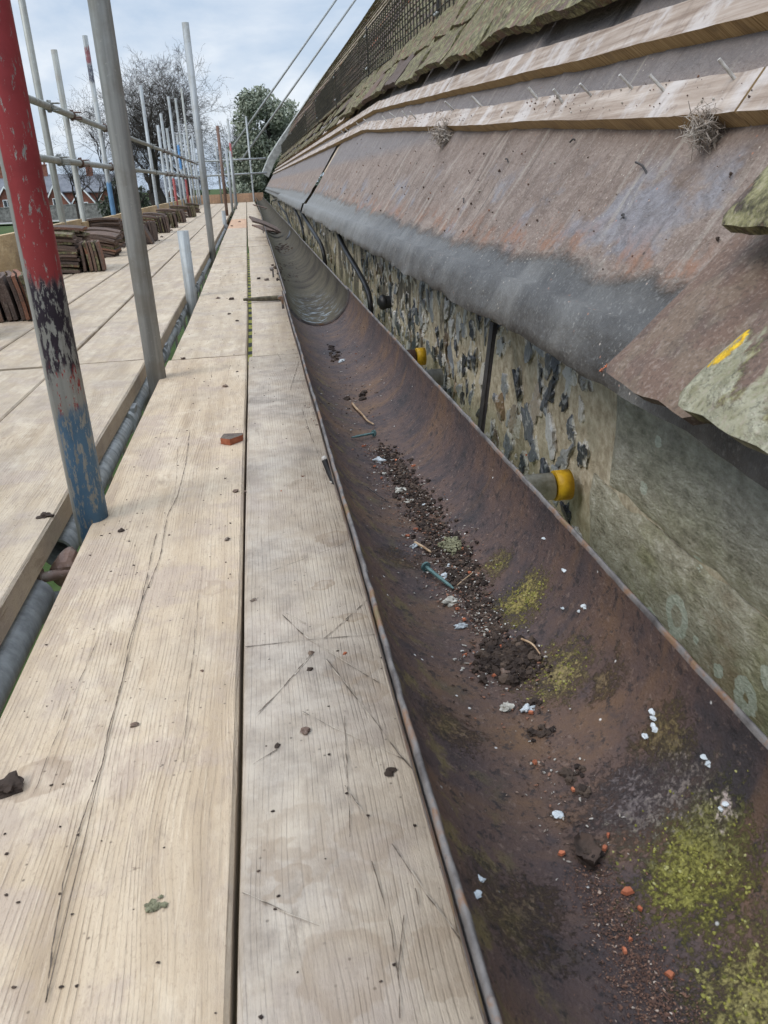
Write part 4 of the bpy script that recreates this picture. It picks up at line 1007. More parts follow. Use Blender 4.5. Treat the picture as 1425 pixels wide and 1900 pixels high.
tag(mb.build('bent_rod', [CABLE, NAILM], loc=tuple(pts[0])), 'short black bent rod with a pale tip poking out beside the gutter edge', 'rod')
mb = MB(); a = on_z(452, 556, ZB+.012); b = on_z(532, 552, ZB+.016); mb.tube([a, a.lerp(b, .4), b], [.006, .0095, .012], 6, smooth=False)
mb.v = [tuple(Vector(v)+Vector((nz(v[0]*60), nz(v[1]*60), nz(v[2]*60)))*.002) for v in mb.v]
tag(mb.build('wooden_stake', material('dark mossy wood', m_plain, (.035, .03, .02), (.10, .085, .055), 60, .95, .004), loc=tuple(a)), 'dark mossy wooden stake lying across the boards against the gutter', 'stake')
def small_bracket(px, py):
    p = on_z(px, py, GZ+.002); mb = MB(); mb.box(p+Vector((-.004, 0, -.012)), (.007, .02, .036), jit=.001); mb.lump(p+Vector((-.009, 0, .002)), .008, 1, .2)
    child(mb.build('bracket', LIP), gut)
for q in ((526, 553), (508, 500), (489, 425)): small_bracket(*q)

# ================================================================== LOOSE CLAY TILES
def tile_mb(mb, L=.265, W=.165, th=.013, cam_=.009, nx=5, ny=3, jit=.0015, s_=0):
    top = []; bot = []
    for i in range(nx+1):
        ra = []; rb = []
        for j in range(ny+1):
            u, v = i/nx-.5, j/ny-.5; z = -cam_*(2*u)**2-.003*(2*v)**2
            e = .003*nz(u*4, v*4, s_); p = Vector((u*L+(e if i in (0, nx) else 0), v*W+(e if j in (0, ny) else 0), z+jit*nz(u*5, v*5, s_)))
            ra.append(p+Vector((0, 0, th))); rb.append(p)
        top.append(ra); bot.append(rb)
    mb.grid(top, flip=True, smooth=False); mb.grid(bot, smooth=False)
    per = lambda g: g[0]+[r[-1] for r in g[1:]]+g[-1][::-1][1:]+[r[0] for r in g[::-1]][1:]
    mb.grid([per(top), per(bot)], smooth=False)
tmesh = []
for k in range(6):
    mb = MB(); tile_mb(mb, random.uniform(.255, .268), random.uniform(.16, .168), random.uniform(.012, .016), random.uniform(.006, .014), s_=k*7.7)
    o = mb.build('clay_tile', TILE if k % 3 else TILEM); tmesh.append(o.data); bpy.data.objects.remove(o)
def place(loc, rot, label, group):
    o = bpy.data.objects.new('clay_tile', random.choice(tmesh)); C.objects.link(o); o.location = loc; o.rotation_euler = rot
    return tag(o, label, 'clay tile', group)
def flat_stack(x, y, n, yaw, label, tilt=(0, 0), top=None, dx=0):
    z = ZB; g = label
    for k in range(n):
        z += .0165+random.uniform(0, .0025)
        l = 'topmost clay tile of the '+g if (k == n-1) else 'clay tile in the '+g
        place((x+random.gauss(0, .006)+dx*k, y+random.gauss(0, .006), z-.012+.009), (tilt[0]+random.gauss(0, .02), tilt[1]+random.gauss(0, .025), yaw+random.gauss(0, .06)), l, g)
    return z
def upright_row(x, y0, n, label, lean=.12, h=.165, yaw=0.):        # tiles standing on edge, side by side across the platform
    for k in range(n):
        l = ('innermost clay tile of the ' if k == n-1 else 'clay tile in the ')+label
        ln = lean+random.gauss(0, .03)
        place((x+.019*k+random.gauss(0, .002), y0+random.gauss(0, .008), ZB+h*.5*math.cos(ln)+.006), (math.pi/2-ln, random.gauss(0, .015), math.pi/2+yaw+random.gauss(0, .045)), l, label)
upright_row(-1.28, 2.98, 17, 'row of tiles on edge at the left picture border', .12, .165, .27)
upright_row(-1.27, 3.42, 20, 'second row of tiles on edge at the left picture border', .14, .165, .29)
flat_stack(-1.21, 5.28, 13, .05, 'large flat tile stack right of the red pole', (0, .03))
flat_stack(-1.19, 5.52, 14, -.03, 'second flat tile stack close behind the large one', (0, .05))
upright_row(-1.055, 5.36, 6, 'row of tiles on edge beside the large flat stack', .08, .165, .17)
flat_stack(-1.17, 6.45, 9, -.10, 'sagging flat tile stack left of the grey pole', (.05, .15), dx=.004)
flat_stack(-1.20, 6.75, 10, .08, 'sagging flat tile stack just behind the first sagging one', (.03, .13), dx=.004)
flat_stack(-1.27, 7.5, 13, .05, 'dark tile heap against the toe board by the blue pole')
flat_stack(-1.18, 7.95, 11, .1, 'flat tile stack right of the large grey pole', (0, .08))
upright_row(-1.045, 7.75, 6, 'leaning tiles right of the large grey pole', .40, .165, .1)
upright_row(-1.05, 8.10, 7, 'row of tiles on edge right of the large grey pole', .05)
flat_stack(-1.2, 9.5, 10, .1, 'mid distance flat tile stack', (0, .05)); upright_row(-1.07, 9.6, 7, 'mid distance row of tiles on edge', .12)
flat_stack(-1.2, 10.6, 10, 0, 'flat tile stack past the mid distance row', (0, .1)); upright_row(-1.06, 10.7, 6, 'far row of tiles on edge', .1)
flat_stack(-1.2, 12.0, 10, .1, 'far flat tile stack', (0, .1)); upright_row(-1.07, 12.1, 6, 'very far row of tiles on edge', .15)
flat_stack(-1.2, 14.0, 10, .1, 'flat tile stack near the scaffold end', (0, .1)); upright_row(-1.07, 14.1, 7, 'last row of tiles on edge near the scaffold end', .15)
flat_stack(-1.15, 16.4, 9, .2, 'last flat tile stack before the end board', (0, .15))
# tiles dropped in the gutter
p = on_z(492, 416, GZ+.012); o = place(p, (.22, .42, .25), 'purple brown clay tile bridging the gutter edge', 'tiles fallen into the gutter')
p = on_gutter(500, 432); place(p+Vector((-.01, 0, .03)), (.3, .2, .8), 'reddish clay tile lying in the gutter under the bridging one', 'tiles fallen into the gutter')
p = on_gutter(484, 388); place(p+Vector((0, 0, .04)), (.1, .3, .2), 'farthest dark clay tile fallen in the gutter', 'tiles fallen into the gutter')

# ================================================================== DEBRIS
def chip(name, p, r, m_, label, cat, sq=(1, .7, .4), group=None, sub=1, rough=.35):
    mb = MB(); mb.lump((0, 0, 0), r, sub, rough, sq, R=Matrix.Rotation(random.uniform(0, 6.28), 3, 'Z'))
    o = mb.build(name, m_); o.location = Vector(p)+Vector((0, 0, r*sq[2]*.6)); return tag(o, label, cat, group)
def shard(name, p, L, W, T, m_, label, cat, yaw, group=None, tilt=0):
    mb = MB(); n = random.choice((3, 4, 4, 5)); ang = sorted(random.uniform(0, 6.28) for _ in range(n)); ang = [6.28*(k+.5*random.random())/n for k in range(n)]
    a = [Vector((math.cos(q)*L/2*random.uniform(.75, 1.1), math.sin(q)*W/2*random.uniform(.75, 1.1), 0)) for q in ang]
    k = .8; b = [Vector((v.x*k, v.y*k, T)) for v in a]; m2 = len(a)
    mb.add(a+b, [tuple(reversed(range(m2))), tuple(range(m2, 2*m2))]+[(i, (i+1) % m2, m2+(i+1) % m2, m2+i) for i in range(m2)])
    o = mb.build(name, m_); o.location = p; o.rotation_euler = (tilt, random.gauss(0, .15), yaw); return tag(o, label, cat, group)
G = on_gutter
def bowl_tilt(p):                        # lay things against the bowl
    return Vector(p)+Vector((GXC-p[0], 0, GZ-p[2])).normalized()*.001
# soil (nobody could count it)
mb = MB()
path = [(690, 835), (720, 870), (755, 925), (795, 985), (825, 1035), (850, 1090), (880, 1140), (905, 1180)]
def along(path, k):
    k *= len(path)-1; i = min(int(k), len(path)-2); f = k-i
    return (path[i][0]*(1-f)+path[i+1][0]*f, path[i][1]*(1-f)+path[i+1][1]*f)
for _ in range(1700):
    k = random.random(); x_, y_ = along(path, k); wd = 12+22*math.sin(math.pi*min(1, k*1.05))
    p = G(x_+18+random.gauss(0, wd*.55), y_+random.gauss(0, 8)); r_ = random.choice((.0007, .0009, .0011, .0014, .0017, .0021, .0026, .0034))
    mb.lump(bowl_tilt(p)+Vector((0, 0, r_*.3)), r_, 1, .45, (1.1, 1, .75))
for _ in range(650):
    p = G(945+random.gauss(0, 26), 1228+random.gauss(0, 15)-.35*random.gauss(0, 12)); r_ = random.choice((.0008, .0012, .0016, .0022, .003, .0045))
    mb.lump(bowl_tilt(p)+Vector((0, 0, r_*.4)), r_, 1, .45)
for (cx_, cy_, n_, sp) in ((1092, 1590, 40, 9), (985, 1312, 14, 8), (1060, 1440, 14, 12), (1090, 1470, 10, 5), (1005, 1360, 12, 10), (535, 490, 160, 11), (540, 515, 110, 9), (525, 460, 110, 8), (622, 655, 22, 8), (580, 560, 8, 6), (655, 745, 8, 20)):
    for _ in range(n_):
        p = G(cx_+random.gauss(0, sp), cy_+random.gauss(0, sp*.7)); r_ = random.choice((.001, .0018, .003, .0042))*(1 if cy_ > 900 else (2.4 if cy_ < 540 else 1.8))
        mb.lump(bowl_tilt(p), r_, 1, .45, (1, 1, .7))
tag(mb.build('soil', SOIL), 'dark crumbly soil and rotted leaf lying along the gutter bottom', 'soil', kind='stuff')
mb = MB()
def spread(n, f, rr, up=0):
    for _ in range(n):
        x_, y_ = f(); p = G(x_, y_)+Vector((0, 0, up*random.uniform(.001, .0045))); r_ = random.choice(rr); mb.lump(bowl_tilt(p)+Vector((0, 0, r_*.3)), r_, 0, .5, (random.uniform(.9, 1.7), random.uniform(.4, .9), random.uniform(.3, .6)), R=Matrix.Rotation(random.uniform(0, 6.28), 3, 'Z'))
pt_ = lambda: (lambda a, k: (a[0]+random.gauss(6, 14+24*k), a[1]+random.gauss(0, 9)))(*(lambda k: (along(path, k), math.sin(math.pi*k)))(random.random()))
spread(2200, pt_, (.0005, .0007, .0009, .0013))
spread(1500, pt_, (.0005, .0007, .0009, .0012, .0016), 1)
spread(420, lambda: (930+random.gauss(0, 40), 1225+random.gauss(0, 26)), (.0005, .0008, .0012, .0018))
def lane():
    k = random.random()**.8; return (1085+k*150+random.gauss(0, 24+22*k), 1600+300*k+random.gauss(0, 10))

spread(260, lambda: (random.gauss(640, 40), random.gauss(700, 70)), (.001, .0015, .002))
spread(420, lambda: (lambda k: (950+k*140+random.gauss(0, 40), 1250+k*350+random.gauss(0, 20)))(random.random()), (.0003, .0005, .0008, .0012))
tag(mb.build('grit', GRIT), 'fine clay and mortar grit scattered in the gutter', 'grit', kind='stuff')
mb = MB(); spread(3200, lane, (.0002, .0003, .0004, .0005, .0007)); spread(130, lane, (.0008, .0011))
tag(mb.build('grit', material('red brown grit', m_island, [(0, (.05, .03, .024)), (.6, (.12, .06, .04)), (.86, (.19, .10, .065)), (.97, (.30, .19, .13)), (1, (.5, .42, .35))])), 'red brown clay sand in the near gutter bottom', 'grit', kind='stuff')
mb = MB()
for px, py, rr_, k_, cl_ in MOSS:
    if not (cl_[1] > .12 and cl_[2] < .08): continue
    c0 = on_gutter(px, py)
    for _ in range(int(330*(rr_/.05)**2*k_)):
        q = c0+Vector((random.gauss(0, rr_*.33), random.gauss(0, rr_*.36), random.gauss(0, rr_*.33)))
        if nz(q.x*75, q.y*75, q.z*75)+.35*nz(q.x*210, q.y*210, 4) < .02+.5*max(0, (q-c0).length/rr_-.30)*2: continue
        v_ = Vector((q.x-GXC, 0, q.z-GZ)); v_.normalize(); q = Vector((GXC, q.y, GZ))+v_*(GR-.0002)
        r_ = random.choice((.0005, .0007, .0009, .0012)); mb.lump(q, r_, 0, .4, (1, 1.2, .8))
tag(mb.build('moss', material('yellow green moss', m_island, [(0, (.10, .10, .02)), (.5, (.20, .19, .035)), (.85, (.27, .25, .06)), (1, (.34, .32, .13))], .95, 500)), 'yellow green moss crusted in patches on the rusty gutter', 'moss', kind='stuff')
# clay fragments
oc = [(675, 829, .020, .008, 'orange clay sliver just below the small copper nail'), (735, 856, .010, .007, 'orange clay chip right of the grey flake'), (695, 867, .011, .007, 'orange clay chip left of the grey flake'), (768, 866, .013, .004, 'thin orange clay sliver at the right of the upper soil'),
      (724, 874, .007, .005, ''), (708, 889, .007, .005, ''), (756, 996, .010, .008, 'orange clay chip left of the soil, level with the moss clump'), (772, 984, .010, .006, ''), (858, 1019, .008, .006, ''), (822, 1045, .008, .005, ''), (872, 1065, .009, .004, ''), (848, 1132, .008, .006, ''), (862, 1152, .009, .006, ''),
      (903, 1179, .006, .004, ''), (930, 1203, .011, .008, 'orange clay chip on the upper edge of the lower soil heap'), (862, 1218, .009, .005, ''), (916, 1256, .009, .006, ''), (985, 1325, .008, .006, ''), (992, 1418, .008, .006, ''), (1064, 1468, .007, .005, ''), (1130, 1555, .008, .006, ''), (1122, 1577, .008, .006, ''), (1042, 1587, .008, .006, ''),
      (1166, 1657, .013, .009, 'bright orange clay chip below the brown leaf'), (1188, 1689, .006, .004, ''), (1243, 1812, .010, .008, 'lowest orange clay chip in the near gutter'), (1158, 1768, .007, .005, ''), (1170, 1748, .005, .004, ''), (978, 845, .004, .003, '')]
for px, py, L, W, l in oc:
    shard('clay_fragment', bowl_tilt(G(px, py)), L*.8, W*.75, .0022, ORANGE, l or 'small orange clay crumb lying in the gutter', 'clay fragment', random.uniform(0, 3), 'orange clay fragments in the gutter', random.gauss(0, .2))
shard('clay_fragment', bowl_tilt(G(940, 1252)), .022, .015, .004, TILEB, 'dull brown clay piece below the lower soil heap', 'clay fragment', .4, 'orange clay fragments in the gutter')
for px, py, L, W, m_, l in [(743, 913, .022, .013, STONE, 'flat pale stone chip in the middle of the upper soil'), (760, 931, .013, .010, STONE, 'round pale stone chip below the flat one'), (836, 1120, .022, .016, STONE, 'largest pale stone chip, below the long copper nail'), (704, 858, .024, .012, WHITE, 'grey blue mortar flake at the top of the soil'),
                            (855, 1165, .016, .007, WHITE, 'white mortar flake standing at the lower left of the soil'), (787, 938, .010, .006, WHITE, 'small white flake right of the pale stone'), (978, 1318, .014, .008, WHITE, 'blue white shell flake below the lower soil heap'), (940, 1315, .012, .011, STONE, 'pale pebble left of the blue white flake'), (1035, 1514, .008, .007, WHITE, 'small white pebble in the lower gutter'),
                            (770, 1015, .014, .006, WHITE, 'white flake at the end of the pale splinter'), (824, 1070, .012, .009, WHITE, 'glassy flake lying beside the long copper nail'), (712, 880, .010, .008, STONE, 'small pale stone below the grey blue flake'), (836, 1050, .009, .007, WHITE, 'white flake above the long copper nail'), (888, 1215, .007, .006, WHITE, 'tiny white flake left of the lower soil heap'), (635, 671, .022, .012, WHITE, 'pale flake farther up the gutter past the twig')]:
    chip('stone_chip', bowl_tilt(G(px, py))-Vector((0, 0, .0008)), L*.42, m_, l, 'stone chip', (1, W/L, .42), 'pale chips in the gutter', 2, .45)
# bird droppings and white crumbs on the far bowl
for k, (px, py) in enumerate([(1213, 1320), (1216, 1332), (1214, 1345), (1218, 1353), (1200, 1365), (1310, 1405), (1316, 1415), (1340, 1500), (1350, 1490), (1048, 1058), (1010, 998), (1045, 1128), (1075, 1133), (1085, 1125), (885, 1660), (890, 1630)]):
    chip('white_crumb', G(px, py)-Vector((0, 0, .001)), random.uniform(.0016, .0034), WHITE, 'small white crumb stuck on the rusty gutter', 'crumb', (1, 1.3, .5), 'white crumbs on the gutter')
# copper nails
def cnail(px0, py0, px1, py1, label):
    a = bowl_tilt(G(px0, py0)); b = bowl_tilt(G(px1, py1)); up = Vector((0, 0, .004)); a = a+up*1.6; b = b+up*.6
    o = empty('copper_nail', a, label, 'nail', 'copper nails in the gutter'); d_ = (b-a).normalized()
    mb = MB(); mb.tube([a, a.lerp(b, .8), b], [.0024, .0021, .0011], 6, smooth=False); child(mb.build('shank', COPPER), o)
    mb = MB(); mb.tube([a-d_*.0012, a+d_*.0012], .0062, 12); child(mb.build('head', COPPER), o)
cnail(694, 811, 652, 815, 'small green copper nail at the top of the debris')
cnail(790, 1062, 842, 1097, 'long green copper nail lying on the soil')
def twig(pts, r, label, m_=TWIG):
    mb = MB(); q = spline(pts, 4); mb.tube(q, [r*(1-.5*i/len(q)) for i in range(len(q))], 6); tag(mb.build('twig', m_, loc=tuple(pts[0])), label, 'twig', 'twigs in the gutter')
g_ = lambda x, y, h=.003: bowl_tilt(G(x, y))+Vector((0, 0, h))
twig([g_(654, 752), g_(660, 760), g_(672, 772), g_(682, 784), g_(694, 791)], .0028, 'pale jointed twig alone above the copper nails')
twig([g_(770, 1012), g_(785, 1020), g_(800, 1030)], .0022, 'short pale splinter left of the moss clump')
twig([g_(845, 1095), g_(860, 1082), g_(878, 1068)], .0008, 'thin grey twig right of the long copper nail')
twig([g_(968, 1200, .008), g_(988, 1208, .007), g_(1003, 1222, .004)], .0012, 'pale stalk lying on the lower soil heap')
twig([g_(680, 908), g_(702, 924), g_(722, 938)], .0007, 'thin dark stalk left of the upper soil', IRON)
mb = MB()
for _ in range(70):
    p = g_(838+random.gauss(0, 10), 1018+random.gauss(0, 7), .006); mb.lump(p, random.choice((.0012, .002, .003)), 1, .45)
tag(mb.build('moss_clump', [MOSSM], loc=tuple(g_(838, 1018))), 'grey green moss clump on the soil', 'moss')
# brown leaf
mb = MB(); c = G(1088, 1592)+Vector((0, 0, .003)); rows = []
for i in range(9):
    u = i/8*2-1; w_ = .0075*math.sqrt(max(0, 1-u*u))*(1+.35*nz(u*5, 3))+.0006; rows.append([c+Vector((v*w_+.0012*nz(u*6, v*3), u*.013, .0055*v*v+.003*nz(u*5, v*3)+.002*abs(u))) for v in (-1, -.5, 0, .5, 1)])
mb.grid(rows); mb.grid([[p-Vector((0, 0, .0006)) for p in r] for r in rows], flip=True)
tag(mb.build('dead_leaf', material('dead leaf', m_plain, (.035, .024, .018), (.085, .055, .042), 90, .9), loc=tuple(c)), 'curled dark brown dead leaf in the lower gutter', 'leaf')
# things on the boards
mb = MB(); c = on_z(430, 820, ZB)
pr = [(-.020, -.007), (-.002, -.022), (.021, .002), (.022, .016), (-.014, .018)]
mb.add([(x, y, 0) for x, y in pr]+[(x, y, .012+.003*nz(x*50, y*50)) for x, y in pr], [(4, 3, 2, 1, 0)], 0)
mb.add(mb.v[:10], [(5, 6, 7, 8, 9)], 1); mb.add(mb.v[:10], [(i, (i+1) % 5, 5+(i+1) % 5, 5+i) for i in range(5)], 0)
mb.v = [tuple(Vector(v)+Vector(c)) for v in mb.v]
tag(mb.build('tile_fragment', [ORANGE, TILEB], loc=tuple(c)), 'broken orange tile corner with a brown face, on the pale cracked board', 'clay fragment')
crumbs = [(85, 962, .0085), (12, 1466, .0105), (225, 986, .004), (187, 932, .003), (421, 1002, .0035), (566, 1358, .004), (515, 1385, .0025), (577, 1213, .003), (470, 1115, .0035), (722, 1433, .005), (250, 1346, .003), (437, 912, .004), (20, 927, .003), (418, 718, .006), (340, 666, .006), (430, 556, .010), (405, 554, .008), (425, 583, .006), (440, 596, .006), (375, 1245, .0015), (455, 912, .002), (575, 1243, .0025), (240, 1005, .0015), (495, 520, .012), (480, 518, .01), (430, 420, .014), (300, 440, .012), (322, 402, .014), (295, 447, .008), (440, 690, .003), (350, 470, .016), (318, 428, .016), (445, 412, .016)]
for k, (px, py, r_) in enumerate(crumbs):
    c = on_z(px, py, ZB); cc = TILEB if (k % 3 and k > 2) else SOIL
    big = {0: 'dark soil lump on the near left board, beside the red pole foot', 1: 'largest dark soil lump at the left picture edge', 13: 'brown crumb on the cracked board beyond the orange tile corner', 9: 'flattened dark dirt blob on the grey scratched board'}
    chip('crumb', c, r_, cc, big.get(k, 'small dark crumb lying on the boards'), 'crumb', (1.2, 1, .55 if k != 9 else .18), 'crumbs on the boards', 2 if k < 2 else 1, .4)
for px, py in [(522, 912), (251, 1345), (420, 1001), (640, 1213)]:
    shard('clay_fragment', on_z(px, py, ZB), .007, .004, .0015, ORANGE, 'tiny orange clay flake on the boards', 'clay fragment', random.random()*3, 'orange flakes on the boards')
mb = MB(); c = on_z(290, 1684, ZB)
for _ in range(16): mb.lump(c+Vector((random.gauss(0, .0028), random.gauss(0, .0028), .0012)), random.uniform(.0012, .0028), 1, .5, (1, 1, .4))
tag(mb.build('moss_tuft', MOSSM, loc=tuple(c)), 'small flattened moss tuft at the bottom of the pale cracked board', 'moss')
mb = MB()
for _ in range(520):
    x_ = random.uniform(-.28, .17); y_ = .3+6*random.random()**1.6
    if -.0620 < x_ < -.053: continue
    r_ = random.choice((.0006, .0008, .0011))*(1+.15*y_); mb.lump((x_, y_, ZB+r_*.4), r_, 0, .4, (1.3, 1, .6))
tag(mb.build('dirt_specks', SOIL), 'dark dirt specks sprinkled over the boards', 'dirt', kind='stuff')
# nest fluff on the lower batten
def fluff(px, py, r_, n, label):
    c = on_roof(px, py, .02); mb = MB()
    for _ in range(n):
        a = c+Vector([random.gauss(0, r_) for _ in range(3)]); d_ = Vector([random.gauss(0, 1) for _ in range(3)]).normalized(); L = r_*random.uniform(.8, 2.4); e = Vector([random.gauss(0, r_*.5) for _ in range(3)])
        mb.tube([a-d_*L*.5, a+e*.5, a+d_*L*.5], .00045 if px > 1000 else .0009, 3, cap=False)
    for _ in range(n//8): mb.lump(c+Vector([random.gauss(0, r_*.7) for _ in range(3)]), r_*random.uniform(.1, .28), 1, .5)
    tag(mb.build('nest_fluff', FLUFF, loc=tuple(c)), label, 'nest')
fluff(1305, 240, .0105, 300, 'tangle of nest fluff on the near end of the lower batten')
fluff(822, 250, .017, 200, 'small tangle of nest fibres under the lower batten')
# crumbs on the underlay
mb = MB()
for _ in range(330):
    y_ = .5+5*random.random()**1.5; x_ = random.uniform(.425, .66+shift(y_)); r_ = random.choice((.0005, .0005, .0007, .0007, .001, .0014, .002))*(1 if y_ < 1.5 else 1.5)
    mb.lump(S(x_, y_, .003+r_*.2), r_, 0, .4)
for _ in range(260):
    y_ = .6+4.2*random.random()**1.5; x0 = .694+shift(y_)+.022*random.random(); mb.lump(S(x0+.0, y_, .0275), random.choice((.0006, .001, .0016)), 0, .4)
tag(mb.build('roof_grit', GRIT), 'clay and mortar crumbs scattered on the dusty underlay', 'grit', kind='stuff')
for px, py, L in [(1190, 312, .035), (940, 298, .012), (1062, 262, .012), (1155, 402, .010), (860, 372, .014)]:
    c = on_roof(px, py, .006); mb = MB(); d_ = Vector((random.gauss(0, .4), 1, random.gauss(.3, .4))).normalized()
    mb.tube(spline([c-d_*L*.5, c+Vector((.001, 0, .003)), c+d_*L*.5], 3), .0015, 5); tag(mb.build('twig', IRON, loc=tuple(c)), 'dark twig scrap lying on the dusty underlay', 'twig', 'twig scraps on the underlay')

# ================================================================== TREES, HOUSES
def bare_tree(base, H, r0, seed, label, spread_=.55, levels=7, trunk=.28, lean=0, nb=(2, 3, 3)):
    rnd = random.Random(seed); tk = MB(); cr = MB()
    def grow(p, d_, L, r, lv):
        pts = [p]; rs = [r]; n = 4 if lv < 3 else 3
        for i in range(n):
            d_ = (d_+Vector([rnd.gauss(0, .11+.03*lv) for _ in range(3)])+Vector((0, 0, .05))).normalized(); pts.append(pts[-1]+d_*L/n); rs.append(r*(1-.32*(i+1)/n))
        (tk if lv < 2 else cr).tube(pts, rs, 7 if lv < 2 else (5 if lv < 4 else 3), cap=False)
        if lv >= levels: return
        k = rnd.choice(nb)+(1 if lv in (1, 2) else 0)
        for j in range(k):
            a = rnd.uniform(0, 6.28); s_ = spread_*rnd.uniform(.6, 1.35)
            u = d_.orthogonal().normalized(); v = d_.cross(u)
            nd = (d_*math.cos(s_)+(u*math.cos(a)+v*math.sin(a))*math.sin(s_)).normalized()
            i = rnd.choice((len(pts)-1, len(pts)-1, len(pts)-2, len(pts)-3 if lv > 1 else len(pts)-1))
            grow(pts[i], nd, L*rnd.uniform(.66, .88), max(rs[i]*rnd.uniform(.52, .74), .008), lv+1)
    o = empty('bare_tree', base, label, 'tree', 'bare winter trees')
    grow(Vector(base), Vector((lean, 0, 1)), H*trunk, r0, 0)
    child(tk.build('trunk', BARK), o); child(cr.build('crown', BARK), o)
def at(px, py, y): return on_y(px, py, y)
def base_at(px, y): r = ray(px, 360); return Vector((r[0]*y/r[1], y, GZ0))
bare_tree(base_at(322, 72), 17.2, .42, 5, 'tallest bare winter tree with a spreading crown behind the poles',   .48, 8, .24)
bare_tree(base_at(296, 74), 16.2, .38, 13, 'bare tree just left of the tallest one, low limbs reaching left', .54, 8, .23, -.10)
bare_tree(base_at(240, 84), 11, .18, 31, 'slender bare tree left of the large grey pole', .55, 7, .22)
bare_tree(base_at(205, 86), 15.0, .34, 77, 'bare tree seen between the outer poles at the left', .5, 7, .25)
bare_tree(base_at(365, 92), 14.0, .30, 83, 'distant bare tree showing beside the tall grey pole', .5, 7, .25)
bare_tree(base_at(412, 78), 11.5, .26, 23, 'bare tree between the poles and the evergreen', .55, 8, .24)
bare_tree(base_at(440, 70), 9.0, .22, 41, 'smaller bare tree in front of the evergreen', .6, 7, .22)
bare_tree(base_at(140, 118), 9.0, .3, 52, 'pollarded bare tree before the houses', .5, 6, .3)
bare_tree(base_at(172, 150), 9.0, .3, 57, 'distant bare tree behind the house roofs', .5, 6, .3)
bare_tree(base_at(380, 90), 9.5, .25, 63, 'low bare tree behind the far rails', .6, 7, .2)
def evergreen(base, H, blobs, m_, label, leaf=.16, n=60, trunk_r=.4, name='evergreen_tree'):
    rnd = random.Random(int(base[0]*10)+5); o = empty(name, base, label, 'tree' if name == 'evergreen_tree' else 'shrub', 'evergreens')
    tk = MB(); tk.tube([base, Vector(base)+Vector((.1, 0, H*.35)), Vector(base)+Vector((0, 0, H*.75))], [trunk_r, trunk_r*.7, trunk_r*.25], 8, cap=False); child(tk.build('trunk', BARK), o)
    mb = MB()
    for bx, by, bz, br in blobs:
        c = Vector(base)+Vector((bx, by, bz)); nn = int(n*br*br*4)
        for _ in range(nn):
            d_ = Vector([rnd.gauss(0, 1) for _ in range(3)]).normalized(); k = br*(rnd.random()**.33)*(1+.35*mnoise.noise(d_*2.3+c)); p = c+Vector((d_.x, d_.y, d_.z*.85))*k
            a = Vector([rnd.gauss(0, 1) for _ in range(3)]).normalized(); b = a.orthogonal().normalized(); s_ = leaf*rnd.uniform(.6, 1.5)
            b = (Matrix.Rotation(rnd.uniform(0, 6.28), 3, a) @ b)
            c2 = a.cross(b); mb.add([p-b*s_, p+c2*s_*.45, p+b*s_, p-c2*s_*.45], [(0, 1, 2, 3)])
    child(mb.build('crown', m_), o)
def blobs_for(seed, w_, h0, h1, n, rmin, rmax, dome=True):
    rnd = random.Random(seed); out = []
    for _ in range(n):
        u = rnd.uniform(-1, 1); top = h1-(h1-h0)*.62*abs(u)**2.2 if dome else h1; out.append((u*w_, rnd.uniform(-w_*.5, w_*.5), rnd.uniform(h0, top), rnd.uniform(rmin, rmax)))
    return out
evergreen(base_at(508, 62), 12.2, blobs_for(3, 2.4, 2.5, 10.4, 64, .55, 1.05), LEAF, 'broad grey green evergreen tree beside the roof', .12, 120)
evergreen(base_at(552, 66), 11, blobs_for(8, 2.2, 2.0, 9.4, 44, .55, 1.0), LEAF, 'evergreen crown half hidden behind the sloping roof edge', .12, 110)
evergreen(base_at(476, 64), 9.5, blobs_for(18, 1.7, 2.0, 7.8, 34, .5, .95), LEAF, 'lower evergreen crown left of the broad one', .12, 110)
evergreen(base_at(226, 96), 5.2, blobs_for(4, 1.9, .5, 4.8, 26, .7, 1.1), LEAFD, 'dark evergreen bush behind the large grey pole', .16, 36, .2, 'evergreen_bush')
evergreen(base_at(262, 92), 4.4, blobs_for(14, 1.7, .4, 4.0, 20, .7, 1.0), LEAFD, 'dark ivy thicket round the bare trunks', .16, 36, .2, 'evergreen_bush')
evergreen(base_at(300, 86), 3.9, blobs_for(6, 2.0, .4, 3.0, 20, .7, 1.0), LEAFD, 'low dark bush at the foot of the tallest tree', .16, 30, .2, 'evergreen_bush')
evergreen(base_at(400, 88), 3.4, blobs_for(16, 3.4, .4, 2.8, 26, .7, 1.0, False), LEAFD, 'dark hedge beyond the end rails', .16, 30, .2, 'evergreen_bush')
evergreen(base_at(470, 70), 4.2, blobs_for(26, 2.4, .4, 3.6, 24, .7, 1.0), LEAFD, 'dark bush under the evergreen behind the end rails', .15, 32, .2, 'evergreen_bush')
HY = 162.0
